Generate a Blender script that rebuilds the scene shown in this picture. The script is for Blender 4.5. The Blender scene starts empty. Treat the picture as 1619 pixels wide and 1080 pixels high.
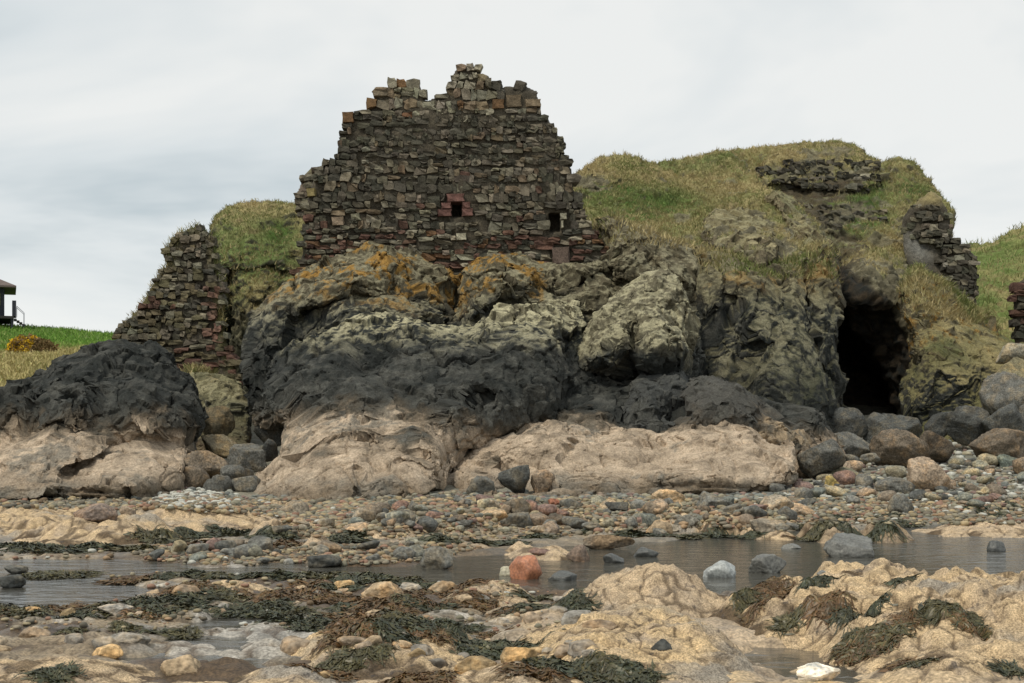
import bpy, math, random
import numpy as np
from mathutils import Vector, Matrix

# ------------------------------------------------------------------ camera
W, H = 1619.0, 1080.0
F = 2224.0            # focal length in photo pixels
CX, HV, CH = 809.5, 705.0, 1.6   # principal column, horizon row, eye height
S = bpy.context.scene
col_ = S.collection
cam = bpy.data.cameras.new('camera')
cam.sensor_width = 36.0
cam.lens = F / W * 36.0
cam.shift_y = (HV - H / 2) / W
cam.clip_end = 3000
cam.clip_start = 0.1
camo = bpy.data.objects.new('camera', cam)
camo.location = (0, 0, CH)
camo.rotation_euler = (math.radians(90), 0, 0)
col_.objects.link(camo)
S.camera = camo

# ------------------------------------------------------------------ sky and sun (overcast)
SUN_EL, SUN_AZ = math.radians(56), math.radians(-135)   # azimuth from +Y, clockwise: behind the viewer, to the left
world = bpy.data.worlds.new('World'); S.world = world
world.use_nodes = True
nt = world.node_tree; nt.nodes.clear()
def wn(t, **k):
    n = nt.nodes.new(t)
    for a, b in k.items(): setattr(n, a, b)
    return n
wo = wn('ShaderNodeOutputWorld'); bg = wn('ShaderNodeBackground'); bg.inputs[1].default_value = 0.072
sky = wn('ShaderNodeTexSky', sky_type='NISHITA'); sky.sun_disc = False
sky.sun_elevation = SUN_EL; sky.sun_rotation = SUN_AZ
tc = wn('ShaderNodeTexCoord'); sep = wn('ShaderNodeSeparateXYZ')
nt.links.new(tc.outputs['Generated'], sep.inputs[0])
mz = wn('ShaderNodeMath', operation='MAXIMUM'); mz.inputs[1].default_value = 0.0
nt.links.new(sep.outputs['Z'], mz.inputs[0])
az = wn('ShaderNodeMath', operation='ADD'); az.inputs[1].default_value = 0.09
nt.links.new(mz.outputs[0], az.inputs[0])
dx = wn('ShaderNodeMath', operation='DIVIDE'); dy = wn('ShaderNodeMath', operation='DIVIDE')
for d, k in ((dx, 'X'), (dy, 'Y')):
    nt.links.new(sep.outputs[k], d.inputs[0]); nt.links.new(az.outputs[0], d.inputs[1])
cb = wn('ShaderNodeCombineXYZ')
nt.links.new(dx.outputs[0], cb.inputs[0]); nt.links.new(dy.outputs[0], cb.inputs[1])
n1 = wn('ShaderNodeTexNoise'); n1.inputs['Scale'].default_value = 0.62; n1.inputs['Detail'].default_value = 5
n1.inputs['Roughness'].default_value = 0.6; n1.inputs['Distortion'].default_value = 0.3
mp = wn('ShaderNodeMapping'); mp.inputs['Location'].default_value = (9.66, 1.55, 0.0); mp.inputs['Scale'].default_value = (1.0, 0.8, 1)
nt.links.new(cb.outputs[0], mp.inputs[0]); nt.links.new(mp.outputs[0], n1.inputs['Vector'])
rp = wn('ShaderNodeValToRGB'); e = rp.color_ramp.elements
e[0].position = 0.31; e[0].color = (0.53, 0.60, 0.63, 1)
e[1].position = 0.60; e[1].color = (0.87, 0.88, 0.86, 1)
m = e.new(0.45); m.color = (0.72, 0.765, 0.775, 1)
nt.links.new(n1.outputs['Fac'], rp.inputs[0])
hz0 = wn('ShaderNodeMapRange'); hz0.inputs['From Min'].default_value = 0.02; hz0.inputs['From Max'].default_value = 0.16
hz0.inputs['To Min'].default_value = 0.8; hz0.inputs['To Max'].default_value = 0.0; nt.links.new(sep.outputs['Z'], hz0.inputs[0])
hmx = wn('ShaderNodeMix', data_type='RGBA'); hmx.inputs['B'].default_value = (0.93, 0.94, 0.92, 1)
nt.links.new(hz0.outputs[0], hmx.inputs['Factor']); nt.links.new(rp.outputs[0], hmx.inputs['A'])
sc = wn('ShaderNodeVectorMath', operation='SCALE'); sc.inputs['Scale'].default_value = 9.6
nt.links.new(hmx.outputs['Result'], sc.inputs[0])
mx = wn('ShaderNodeMix', data_type='RGBA'); mx.inputs['Factor'].default_value = 0.93
nt.links.new(sky.outputs[0], mx.inputs['A']); nt.links.new(sc.outputs[0], mx.inputs['B'])
nt.links.new(mx.outputs['Result'], bg.inputs[0]); nt.links.new(bg.outputs[0], wo.inputs[0])
sun = bpy.data.lights.new('sun', 'SUN'); sun.energy = 1.5; sun.angle = math.radians(10); sun.color = (1, 0.92, 0.78)
suno = bpy.data.objects.new('sun', sun); col_.objects.link(suno)
sd_ = Vector((math.sin(SUN_AZ) * math.cos(SUN_EL), math.cos(SUN_AZ) * math.cos(SUN_EL), math.sin(SUN_EL)))
suno.rotation_euler = sd_.to_track_quat('Z', 'Y').to_euler(); suno.location = (0, -5, 40)
S.view_settings.view_transform = 'Standard'; S.view_settings.look = 'None'
S.view_settings.exposure = 0.56; S.view_settings.gamma = 1.0
S.view_settings.use_curve_mapping = False
S.render.resolution_x, S.render.resolution_y = 1024, 683

# ------------------------------------------------------------------ helpers
rng = np.random.default_rng(7)
random.seed(5)
def lin(r, g, b):
    return np.array([((c / 255) / 12.92 if c / 255 <= 0.04045 else ((c / 255 + 0.055) / 1.055) ** 2.4) for c in (r, g, b)])
def sstep(a, b, x):
    t = np.clip((x - a) / (b - a), 0, 1); return t * t * (3 - 2 * t)
def mixc(a, b, t):
    a = np.asarray(a); b = np.asarray(b); t = np.asarray(t)[..., None]
    return a * (1 - t) + b * t
_T = np.random.default_rng(1234).permutation(4096).astype(np.int32)
_R = np.random.default_rng(4321).random((4096, 3))
def hidx(ix, iy, iz, seed):
    return _T[(_T[(_T[(ix + seed * 37) & 4095] + iy) & 4095] + iz) & 4095]
def vnoise(p, seed=0):
    fl = np.floor(p); i = fl.astype(np.int32); f = p - fl
    u = f * f * f * (f * (f * 6 - 15) + 10)
    r = 0
    for a in (0, 1):
        wa = u[:, 0] if a else 1 - u[:, 0]
        for b in (0, 1):
            wb = u[:, 1] if b else 1 - u[:, 1]
            for c in (0, 1):
                wc = u[:, 2] if c else 1 - u[:, 2]
                r = r + wa * wb * wc * _R[hidx(i[:, 0] + a, i[:, 1] + b, i[:, 2] + c, seed), 0]
    return r * 2 - 1
def fbm(p, seed=0, octv=4, gain=0.5, ridged=False, billow=False):
    r = np.zeros(len(p)); a = 1.0; t = 0; q = np.array(p, float)
    for k in range(octv):
        n = vnoise(q, seed + k * 17)
        if ridged: n = 1 - 2 * np.abs(n)
        if billow: n = 2 * np.abs(n) - 1
        r += a * n; t += a; a *= gain; q = q * 2.03 + 11.7
    return r / t
def facets(p, seed=0, ids=False):
    """cellular blocks: per-cell offset, per-cell tilted plane, distance to the cell border"""
    i = np.floor(p).astype(np.int32); f1 = np.full(len(p), 9.0); f2 = f1.copy()
    off = np.zeros(len(p)); til = np.zeros(len(p)); cid = np.zeros(len(p), np.int64)
    for a in (-1, 0, 1):
        for b in (-1, 0, 1):
            for c in (-1, 0, 1):
                x, y, z = i[:, 0] + a, i[:, 1] + b, i[:, 2] + c
                hh = _R[hidx(x, y, z, seed)]; h1, h2, h3 = hh[:, 0], hh[:, 1], hh[:, 2]
                v = np.stack([p[:, 0] - x - h1, p[:, 1] - y - h2, p[:, 2] - z - h3], 1)
                d = np.sqrt((v * v).sum(1))
                nw = d < f1
                f2 = np.where(nw, f1, np.minimum(f2, d)); f1 = np.where(nw, d, f1)
                off = np.where(nw, h2 * 2 - 1, off)
                if ids: cid = np.where(nw, (x.astype(np.int64) * 4000037 + y) * 4000037 + z, cid)
                til = np.where(nw, v[:, 0] * (h3 * 2 - 1) + v[:, 2] * (h1 * 2 - 1), til)
    return (off, til, f2 - f1, cid) if ids else (off, til, f2 - f1)
def polysd(px, py, poly):
    """signed distance (positive inside) to a closed polygon"""
    P = np.asarray(poly, float); Q = np.roll(P, -1, 0)
    d = np.full(px.shape, 1e9); ins = np.zeros(px.shape, bool)
    for (x0, y0), (x1, y1) in zip(P, Q):
        ex, ey = x1 - x0, y1 - y0
        t = np.clip(((px - x0) * ex + (py - y0) * ey) / max(ex * ex + ey * ey, 1e-9), 0, 1)
        d = np.minimum(d, (px - x0 - t * ex) ** 2 + (py - y0 - t * ey) ** 2)
        if y0 != y1:
            c = ((y0 > py) != (y1 > py)) & (px < (x1 - x0) * (py - y0) / (y1 - y0) + x0)
            ins ^= c
    d = np.sqrt(d)
    return np.where(ins, d, -d)
def linedist(px, py, pts):
    d = np.full(px.shape, 1e9)
    for (x0, y0), (x1, y1) in zip(pts[:-1], pts[1:]):
        ex, ey = x1 - x0, y1 - y0
        t = np.clip(((px - x0) * ex + (py - y0) * ey) / max(ex * ex + ey * ey, 1e-9), 0, 1)
        d = np.minimum(d, (px - x0 - t * ex) ** 2 + (py - y0 - t * ey) ** 2)
    return np.sqrt(d)
def tps(keys, U, V):
    k = np.asarray(keys, float); n = len(k); s = 300.0
    a = k[:, :2] / s
    def ph(r2): return 0.5 * r2 * np.log(r2 + 1e-9)
    K = ph(((a[:, None] - a[None]) ** 2).sum(2)) + np.eye(n) * 0.02
    Pm = np.c_[np.ones(n), a]
    A = np.block([[K, Pm], [Pm.T, np.zeros((3, 3))]])
    w = np.linalg.solve(A, np.r_[k[:, 2], 0, 0, 0])
    r = w[n] + w[n + 1] * U / s + w[n + 2] * V / s
    for j in range(n):
        r = r + w[j] * ph((U / s - a[j, 0]) ** 2 + (V / s - a[j, 1]) ** 2)
    return r
def ray(u, v, Y):
    u = np.asarray(u, float); v = np.asarray(v, float); Y = np.asarray(Y, float)
    return np.stack(np.broadcast_arrays((u - CX) / F * Y, Y, CH + (HV - v) / F * Y), -1)

def mesh_np(name, verts, quads=None, tris=None, colors=None, smooth=True):
    me = bpy.data.meshes.new(name)
    verts = np.asarray(verts, np.float32)
    nq = 0 if quads is None else len(quads); ntr = 0 if tris is None else len(tris)
    loops = []
    if nq: loops.append(np.asarray(quads, np.int32).ravel())
    if ntr: loops.append(np.asarray(tris, np.int32).ravel())
    loops = np.concatenate(loops)
    tot = np.r_[np.full(nq, 4, np.int32), np.full(ntr, 3, np.int32)]
    st = np.r_[0, np.cumsum(tot)[:-1]].astype(np.int32)
    me.vertices.add(len(verts)); me.vertices.foreach_set('co', verts.ravel())
    me.loops.add(len(loops)); me.loops.foreach_set('vertex_index', loops)
    me.polygons.add(len(tot)); me.polygons.foreach_set('loop_start', st); me.polygons.foreach_set('loop_total', tot)
    me.polygons.foreach_set('use_smooth', np.full(len(tot), smooth))
    me.update(calc_edges=True); me.validate()
    if colors is not None:
        c = np.ones((len(verts), 4), np.float32); c[:, :3] = np.clip(colors, 0, 1)
        at = me.color_attributes.new('Col', 'FLOAT_COLOR', 'POINT'); at.data.foreach_set('color', c.ravel())
    return me
def link(name, me, mat=None, parent=None, **props):
    o = bpy.data.objects.new(name, me); col_.objects.link(o)
    if mat is not None and me is not None and not me.materials: me.materials.append(mat)
    if parent is not None: o.parent = parent
    for k, v in props.items(): o[k] = v
    return o

# ------------------------------------------------------------------ materials
def surf_mat(name, src='attr', rough=0.9, bump=0.6, bscale=9.0, var=0.35, vscale=5.0, speckle=0.0, spec=0.3, wet=0.0, blotch=None):
    m = bpy.data.materials.new(name); m.use_nodes = True; t = m.node_tree; t.nodes.clear()
    N = lambda ty: t.nodes.new(ty); L = t.links.new
    o = N('ShaderNodeOutputMaterial'); b = N('ShaderNodeBsdfPrincipled'); L(b.outputs[0], o.inputs[0])
    b.inputs['Roughness'].default_value = rough; b.inputs['Specular IOR Level'].default_value = spec
    g = N('ShaderNodeNewGeometry')
    if src == 'attr':
        a = N('ShaderNodeAttribute'); a.attribute_name = 'Col'; c = a.outputs['Color']
    elif src == 'object':
        a = N('ShaderNodeObjectInfo'); c = a.outputs['Color']
    else:
        a = N('ShaderNodeRGB'); a.outputs[0].default_value = (*src, 1); c = a.outputs[0]
    n1 = N('ShaderNodeTexNoise'); n1.inputs['Scale'].default_value = vscale; n1.inputs['Detail'].default_value = 6; n1.inputs['Roughness'].default_value = 0.65
    L(g.outputs['Position'], n1.inputs['Vector'])
    r1 = N('ShaderNodeMapRange'); r1.inputs['From Min'].default_value = 0.3; r1.inputs['From Max'].default_value = 0.7
    r1.inputs['To Min'].default_value = 1 - var; r1.inputs['To Max'].default_value = 1 + var
    L(n1.outputs['Fac'], r1.inputs[0])
    mm = N('ShaderNodeVectorMath'); mm.operation = 'SCALE'; L(c, mm.inputs[0]); L(r1.outputs[0], mm.inputs['Scale'])
    cur = mm.outputs[0]
    if speckle > 0:
        v = N('ShaderNodeTexNoise'); v.inputs['Scale'].default_value = vscale * 7; v.inputs['Detail'].default_value = 3
        L(g.outputs['Position'], v.inputs['Vector'])
        r2 = N('ShaderNodeMapRange'); r2.inputs['From Min'].default_value = 0.35; r2.inputs['From Max'].default_value = 0.68
        r2.inputs['To Min'].default_value = 1 - speckle; r2.inputs['To Max'].default_value = 1 + speckle
        L(v.outputs['Fac'], r2.inputs[0])
        m2 = N('ShaderNodeVectorMath'); m2.operation = 'SCALE'; L(cur, m2.inputs[0]); L(r2.outputs[0], m2.inputs['Scale']); cur = m2.outputs[0]
    if blotch is not None:
        v = N('ShaderNodeTexNoise'); v.inputs['Scale'].default_value = 2.6; v.inputs['Detail'].default_value = 7; v.inputs['Roughness'].default_value = 0.7
        L(g.outputs['Position'], v.inputs['Vector'])
        r2 = N('ShaderNodeMapRange'); r2.inputs['From Min'].default_value = 0.48; r2.inputs['From Max'].default_value = 0.62; r2.inputs['To Max'].default_value = 0.75
        L(v.outputs['Fac'], r2.inputs[0])
        m3 = N('ShaderNodeVectorMath'); m3.operation = 'MULTIPLY'; L(cur, m3.inputs[0]); m3.inputs[1].default_value = blotch
        mx = N('ShaderNodeMix'); mx.data_type = 'RGBA'; L(r2.outputs[0], mx.inputs['Factor']); L(cur, mx.inputs['A']); L(m3.outputs[0], mx.inputs['B']); cur = mx.outputs['Result']
    L(cur, b.inputs['Base Color'])
    if wet:
        r3 = N('ShaderNodeMapRange'); r3.inputs['From Min'].default_value = 0.45; r3.inputs['From Max'].default_value = 0.6
        r3.inputs['To Min'].default_value = rough; r3.inputs['To Max'].default_value = rough - wet
        n3 = N('ShaderNodeTexNoise'); n3.inputs['Scale'].default_value = 1.3; n3.inputs['Detail'].default_value = 4
        L(g.outputs['Position'], n3.inputs['Vector']); L(n3.outputs['Fac'], r3.inputs[0]); L(r3.outputs[0], b.inputs['Roughness'])
    if bump:
        n2 = N('ShaderNodeTexNoise'); n2.inputs['Scale'].default_value = bscale; n2.inputs['Detail'].default_value = 8; n2.inputs['Roughness'].default_value = 0.7
        L(g.outputs['Position'], n2.inputs['Vector'])
        bp = N('ShaderNodeBump'); bp.inputs['Strength'].default_value = bump; bp.inputs['Distance'].default_value = 0.6 / bscale
        L(n2.outputs['Fac'], bp.inputs['Height']); L(bp.outputs[0], b.inputs['Normal'])
    return m
M = {}
M['cliff'] = surf_mat('cliff_rock', bump=0.8, bscale=5.0, var=0.32, vscale=3.0, speckle=0.26, rough=0.92)
M['shore'] = surf_mat('shore_rock', bump=0.9, bscale=26.0, var=0.38, vscale=11.0, speckle=0.42, rough=0.85)
M['ground'] = surf_mat('beach_ground', bump=0.8, bscale=14.0, var=0.4, vscale=6.0, speckle=0.4, rough=0.8, wet=0.45, spec=0.5)
M['stone'] = surf_mat('wall_stone', 'object', bump=0.7, bscale=9.0, var=0.35, vscale=5.0, speckle=0.3)
M['stone_attr'] = surf_mat('wall_stone_small', bump=0.7, bscale=9.0, var=0.35, vscale=5.0, speckle=0.3)
M['core'] = surf_mat('wall_core', bump=0.9, bscale=7.0, var=0.4, vscale=4.0, speckle=0.4)
M['boulder'] = surf_mat('boulder_stone', 'object', bump=0.8, bscale=9.0, var=0.45, vscale=3.0, speckle=0.4, rough=0.85, blotch=(1.75, 1.45, 1.1))
M['wetstone'] = surf_mat('wet_stone', 'object', bump=0.4, bscale=14.0, var=0.35, vscale=5.0, speckle=0.3, rough=0.35, spec=0.5)
M['pebble'] = surf_mat('pebbles', bump=0.3, bscale=20.0, var=0.25, vscale=12.0, rough=0.75)
M['weed'] = surf_mat('seaweed', 'attr', bump=0, var=0.4, vscale=6.0, rough=0.42, spec=0.35)
M['grass'] = surf_mat('grass', bump=0, var=0.3, vscale=3.0, rough=0.95, spec=0.1)
M['field'] = surf_mat('turf', bump=0.5, bscale=3.0, var=0.25, vscale=1.2, speckle=0.25, rough=0.95, spec=0.1)
def water_mat():
    m = bpy.data.materials.new('sea_water'); m.use_nodes = True; t = m.node_tree; b = t.nodes['Principled BSDF']; L = t.links.new
    b.inputs['Base Color'].default_value = (0.07, 0.068, 0.058, 1); b.inputs['Roughness'].default_value = 0.12; b.inputs['IOR'].default_value = 1.42
    g = t.nodes.new('ShaderNodeNewGeometry'); mp = t.nodes.new('ShaderNodeMapping'); mp.inputs['Scale'].default_value = (1.9, 3.2, 1)
    L(g.outputs['Position'], mp.inputs[0])
    n = t.nodes.new('ShaderNodeTexNoise'); n.inputs['Scale'].default_value = 1.0; n.inputs['Detail'].default_value = 5; n.inputs['Roughness'].default_value = 0.55
    n.inputs['Distortion'].default_value = 0.6
    L(mp.outputs[0], n.inputs['Vector'])
    # the breeze ruffles the open pool on the right more than the sheltered channel
    sx = t.nodes.new('ShaderNodeSeparateXYZ'); L(g.outputs['Position'], sx.inputs[0])
    mr = t.nodes.new('ShaderNodeMapRange'); mr.inputs['From Min'].default_value = -8.0; mr.inputs['From Max'].default_value = 12.0; L(sx.outputs['X'], mr.inputs[0])
    cr = t.nodes.new('ShaderNodeValToRGB'); L(mr.outputs[0], cr.inputs[0]); ce = cr.color_ramp.elements
    ce[0].position = 0.21; ce[0].color = (0.38,) * 3 + (1,); ce[1].position = 0.76; ce[1].color = (1.0,) * 3 + (1,)
    for ps, vl in ((0.29, 0.38), (0.40, 0.34), (0.5, 0.14), (0.66, 0.2)):
        q = ce.new(ps); q.color = (vl,) * 3 + (1,)
    bp = t.nodes.new('ShaderNodeBump'); bp.inputs['Distance'].default_value = 0.12
    L(cr.outputs[0], bp.inputs['Strength'])
    L(n.outputs['Fac'], bp.inputs['Height']); L(bp.outputs[0], b.inputs['Normal'])
    return m
M['water'] = water_mat()

# colours (albedo, linear)
TAN = np.array([0.50, 0.38, 0.245]); TAN2 = np.array([0.36, 0.285, 0.205]); TANY = np.array([0.57, 0.42, 0.235])
BLACK = np.array([0.022, 0.025, 0.023]); GREYR = np.array([0.105, 0.105, 0.092]); OLIVE = np.array([0.135, 0.122, 0.078])
LICH = np.array([0.37, 0.345, 0.225]); ORNG = np.array([0.33, 0.19, 0.045]); BROWN = np.array([0.11, 0.078, 0.045])
GREEN = np.array([0.12, 0.16, 0.05]); DRY = np.array([0.30, 0.25, 0.12]); MOSS = np.array([0.09, 0.10, 0.035])
REDS = np.array([0.17, 0.075, 0.048])

# ------------------------------------------------------------------ relief: a traced rock mass with real depth, closed at the back
def relief(name, outline, keys, lumps=(), cracks=(), step=2.0, rough=3.0, warp=4.0, amp=0.35, nscale=0.8, fa=1.0, tuss=0.0,
           colfn=None, back=3.0, mat='cliff', inset=0.0, seed=1, parent=None, squash=1.0, owarp=0.0, crk=0.0, calm=None, voxel=0.06, **props):
    o = np.asarray(outline, float)
    u0, v0 = o.min(0) - 8; u1, v1 = o.max(0) + 8
    us = np.arange(u0, u1, step); vs = np.arange(v0, v1, step)
    U, V = np.meshgrid(us, vs); sh = U.shape
    q = np.stack([U.ravel() / 38, V.ravel() / 38, np.full(U.size, seed * 3.1)], 1)
    wu = fbm(q, seed, 3).reshape(sh); wv = fbm(q + 50, seed + 5, 3).reshape(sh)
    q2 = q * 4.5
    jag = fbm(q2, seed + 9, 3).reshape(sh)
    sd = polysd(U + wu * owarp, V + wv * owarp, outline) - inset + jag * rough
    Uw = U + wu * warp * 2; Vw = V + wv * warp * 2
    Y = tps(keys, U, V)
    bul = np.zeros(sh); neg = np.zeros(sh)
    for L_ in lumps:
        poly, h, w = L_[:3]
        pa = np.asarray(poly, float); mg = warp * 2 + 4
        m = (U > pa[:, 0].min() - mg) & (U < pa[:, 0].max() + mg) & (V > pa[:, 1].min() - mg) & (V < pa[:, 1].max() + mg)
        if not m.any(): continue
        d = polysd(Uw[m], Vw[m], poly)
        t = np.clip(d / w, 0, 1)
        t2 = np.clip(d / (w * 0.55), 0, 1)
        if h > 0: bul[m] = np.maximum(bul[m], 1.05 * h * (0.45 * t + 0.55 * np.sqrt(1 - (1 - t2) ** 2)))
        else: neg[m] = np.minimum(neg[m], h * t)
    Y = Y - bul - neg
    for pts, dep, w in cracks:
        d = linedist(Uw, Vw, pts); Y = Y + 1.5 * dep * np.exp(-(d / (w * 1.4)) ** 2)
    # rounding at the outline
    g0y, g0x = np.gradient(sd, step); upf = np.clip(g0y / (np.sqrt(g0x ** 2 + g0y ** 2) + 1e-6) + 0.25, 0, 1)
    Y = Y + 0.45 * upf * (1 - np.sqrt(1 - (1 - np.clip(sd / 9, 0, 1)) ** 2))
    def displace(P0):
        pn = P0 * np.array([1, 1, squash])
        dsp = amp * 0.55 * fbm(pn * nscale, seed + 20, 3, 0.45, ridged=True)
        dsp += amp * 0.6 * fbm(pn * nscale * 0.45, seed + 21, 2)
        dsp += amp * 0.20 * fbm(pn * nscale * 5.0, seed + 23, 3, 0.6, ridged=True)
        cid = np.zeros(len(pn))
        if fa:
            wp = np.stack([fbm(pn * 1.1 + 7 * k, seed + 40 + k, 3, 0.6) for k in range(3)], 1)
            for s, a, b, wk in ((2.1, 0.20, 0.26, 0.30), (0.95, 0.11, 0.26, 0.14), (0.42, 0.045, 0.24, 0.07)):
                off, til, edge = facets((pn + wp * wk) / s * np.array([1, 1, 0.85]), seed + int(s * 50))
                dsp += fa * (a * off + b * s * til - 0.8 * a * np.exp(-(edge / 0.06) ** 2))
                cid = cid + off * a * 2.2
        if tuss:
            dsp += tuss * fbm(pn * np.array([1.5, 1.5, 2.2]), seed + 60, 3, 0.55, billow=True)
        if calm is not None: dsp *= calm[1] + (1 - calm[1]) * sstep(calm[0] - 0.7, calm[0] + 0.3, P0[:, 2])
        if crk:
            q3 = pn * np.array([0.55, 0.55, 0.9]) + np.stack([fbm(pn * 1.1 + 9 * k, seed + 50 + k, 3) for k in range(3)], 1) * 0.25
            _, _, ed = facets(q3, seed + 77)
            dsp -= crk * np.exp(-(ed / 0.022) ** 2) * sstep(-0.1, 0.3, fbm(pn * 0.5 + 80, seed + 48, 2))
        return dsp, cid
    cellid = np.zeros(U.size)
    if not voxel:
        dsp, cellid = displace(ray(U.ravel(), V.ravel(), Y.ravel()))
        Y = Y - dsp.reshape(sh) * np.clip(sd / 12, 0, 1)
    # snap rim vertices onto the outline
    gy, gx = np.gradient(sd, step)
    g = np.sqrt(gx * gx + gy * gy) + 1e-6
    cs = (sd[:-1, :-1] + sd[1:, :-1] + sd[:-1, 1:] + sd[1:, 1:]) / 4
    cell = cs > 0
    out = np.where(sd < 0, np.minimum(-sd, step), 0)
    U2 = U + gx / g * out; V2 = V + gy / g * out
    P = ray(U2, V2, Y)
    tu = np.gradient(P, axis=1); tv = np.gradient(P, axis=0)
    Nn = np.cross(tu, tv); Nn /= np.linalg.norm(Nn, axis=2, keepdims=True) + 1e-9
    flip = Nn[..., 1] > 0; Nn[flip] *= -1
    idx = -np.ones(sh, np.int64)
    used = np.zeros(sh, bool)
    used[:-1, :-1] |= cell; used[1:, :-1] |= cell; used[:-1, 1:] |= cell; used[1:, 1:] |= cell
    n = used.sum(); idx[used] = np.arange(n)
    a, b, c, d = idx[:-1, :-1][cell], idx[:-1, 1:][cell], idx[1:, 1:][cell], idx[1:, :-1][cell]
    quads = np.stack([a, d, c, b], 1)
    Pv = P[used]; Nv = Nn[used]
    ctx = dict(cell=cellid.reshape(sh)[used], P=Pv, N=Nv, U=U[used], V=V[used], sd=sd[used], seed=seed, bul=bul[used])
    C = colfn(ctx) if not voxel else np.zeros((n, 3))
    # skirt to the back
    E = np.concatenate([quads[:, [0, 1]], quads[:, [1, 2]], quads[:, [2, 3]], quads[:, [3, 0]]])
    Es = np.sort(E, 1); key = Es[:, 0] * (n + 1) + Es[:, 1]
    _, inv, cnt = np.unique(key, return_inverse=True, return_counts=True)
    B = E[cnt[inv] == 1]
    bv = np.unique(B); remap = -np.ones(n, np.int64); remap[bv] = n + np.arange(len(bv))
    cu, cv = U2[used].mean(), V2[used].mean()
    bu = cu + (U2[used][bv] - cu) * 0.9; bvv = cv + (V2[used][bv] - cv) * 0.9
    PB = ray(bu, bvv, Pv[bv][:, 1] + back)
    cen = PB.mean(0)[None]; ci = n + len(bv)
    quads = np.concatenate([quads, np.stack([B[:, 1], B[:, 0], remap[B[:, 0]], remap[B[:, 1]]], 1)])
    tris = np.stack([remap[B[:, 1]], remap[B[:, 0]], np.full(len(B), ci)], 1)
    allv = np.concatenate([Pv, PB, cen]); allc = np.concatenate([C, C[bv], C.mean(0)[None]])
    me = mesh_np(name, allv, quads, tris, allc)
    if voxel:
        # even out the traced shell into a solid with regular facets, then weather it along its own normals
        tmp = bpy.data.objects.new('tmp', me); col_.objects.link(tmp)
        md = tmp.modifiers.new('r', 'REMESH'); md.mode = 'VOXEL'; md.voxel_size = voxel; md.adaptivity = 0.0
        dg = bpy.context.evaluated_depsgraph_get()
        me2 = bpy.data.meshes.new_from_object(tmp.evaluated_get(dg))
        bpy.data.objects.remove(tmp); bpy.data.meshes.remove(me); me = me2; me.name = name
        nv = len(me.vertices); co = np.zeros(nv * 3, np.float32); me.vertices.foreach_get('co', co); co = co.reshape(-1, 3).astype(float)
        nn = np.zeros(nv * 3, np.float32); me.vertex_normals.foreach_get('vector', nn); nn = nn.reshape(-1, 3).astype(float)
        front = nn[:, 1] < 0.45
        cid = np.zeros(nv)
        def renorm():
            me.vertices.foreach_set('co', co.astype(np.float32).ravel()); me.update()
            t_ = np.zeros(nv * 3, np.float32); me.vertex_normals.foreach_get('vector', t_); return t_.reshape(-1, 3).astype(float)
        pf = co[front] * np.array([1, 1, squash])
        fade = 1.0 if calm is None else calm[1] + (1 - calm[1]) * sstep(calm[0] - 0.7, calm[0] + 0.3, co[front][:, 2])
        lo = amp * (0.35 * fbm(pf * nscale, seed + 20, 3, 0.45, ridged=True) + 0.6 * fbm(pf * nscale * 0.45, seed + 21, 2))
        co[front] += nn[front] * (lo * fade)[:, None]
        if fa:
            wp = np.stack([fbm(pf * 0.9 + 7 * k, seed + 40 + k, 3, 0.6) for k in range(3)], 1)
            for s, st, wk, cr in ((2.3, 0.5, 0.30, 0.18), (1.05, 0.8, 0.12, 0.10), (0.46, 0.78, 0.05, 0.045)):
                nn = renorm(); fp, fn_ = co[front], nn[front]
                off, til, edge, key_ = facets((pf + wp * wk) / s * np.array([1, 1, 0.8]), seed + int(s * 50), True)
                _, iv = np.unique(key_, return_inverse=True); cnt_ = np.bincount(iv).astype(float)
                pm = np.stack([np.bincount(iv, fp[:, k]) / cnt_ for k in range(3)], 1)
                nm = np.stack([np.bincount(iv, fn_[:, k]) for k in range(3)], 1)
                nm /= np.linalg.norm(nm, axis=1, keepdims=True) + 1e-9
                rt = np.random.default_rng(seed + 3).normal(0, 0.16, nm.shape); nm = nm + rt; nm /= np.linalg.norm(nm, axis=1, keepdims=True)
                ok = (cnt_ > 8)[iv]
                d_ = ((fp - pm[iv]) * nm[iv]).sum(1)
                str_ = st * fa * ok * (fade if s < 2 else 1.0)
                d_ = np.clip(d_, -0.3 * s, 0.3 * s)
                mv = -d_ * str_ + fa * ok * (0.06 * s if s > 2 else 0.085 * s) * off * fade
                co[front] = fp + nm[iv] * mv[:, None] - fn_ * (fa * cr * np.exp(-(edge / 0.055) ** 2) * sstep(-0.3, 0.2, til * 2 + off))[:, None]
                cid[front] += off * s * 0.16
        nn = renorm()
        fin = amp * 0.15 * fbm(pf * nscale * 6.0, seed + 23, 3, 0.6, ridged=True)
        if tuss: fin = fin + tuss * fbm(pf * np.array([1.5, 1.5, 2.2]), seed + 60, 3, 0.55, billow=True)
        if crk:
            q3 = pf * np.array([0.55, 0.55, 0.9]) + np.stack([fbm(pf * 1.1 + 9 * k, seed + 50 + k, 3) for k in range(3)], 1) * 0.25
            _, _, ed = facets(q3, seed + 77)
            fin = fin - 1.8 * crk * np.exp(-(ed / 0.03) ** 2) * sstep(-0.25, 0.15, fbm(pf * 0.5 + 80, seed + 48, 2))
        co[front] += nn[front] * (fin * fade)[:, None]
        me.vertices.foreach_set('co', co.astype(np.float32).ravel()); me.update()
        me.vertex_normals.foreach_get('vector', (nf := np.zeros(nv * 3, np.float32))); nf = nf.reshape(-1, 3).astype(float)
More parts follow.
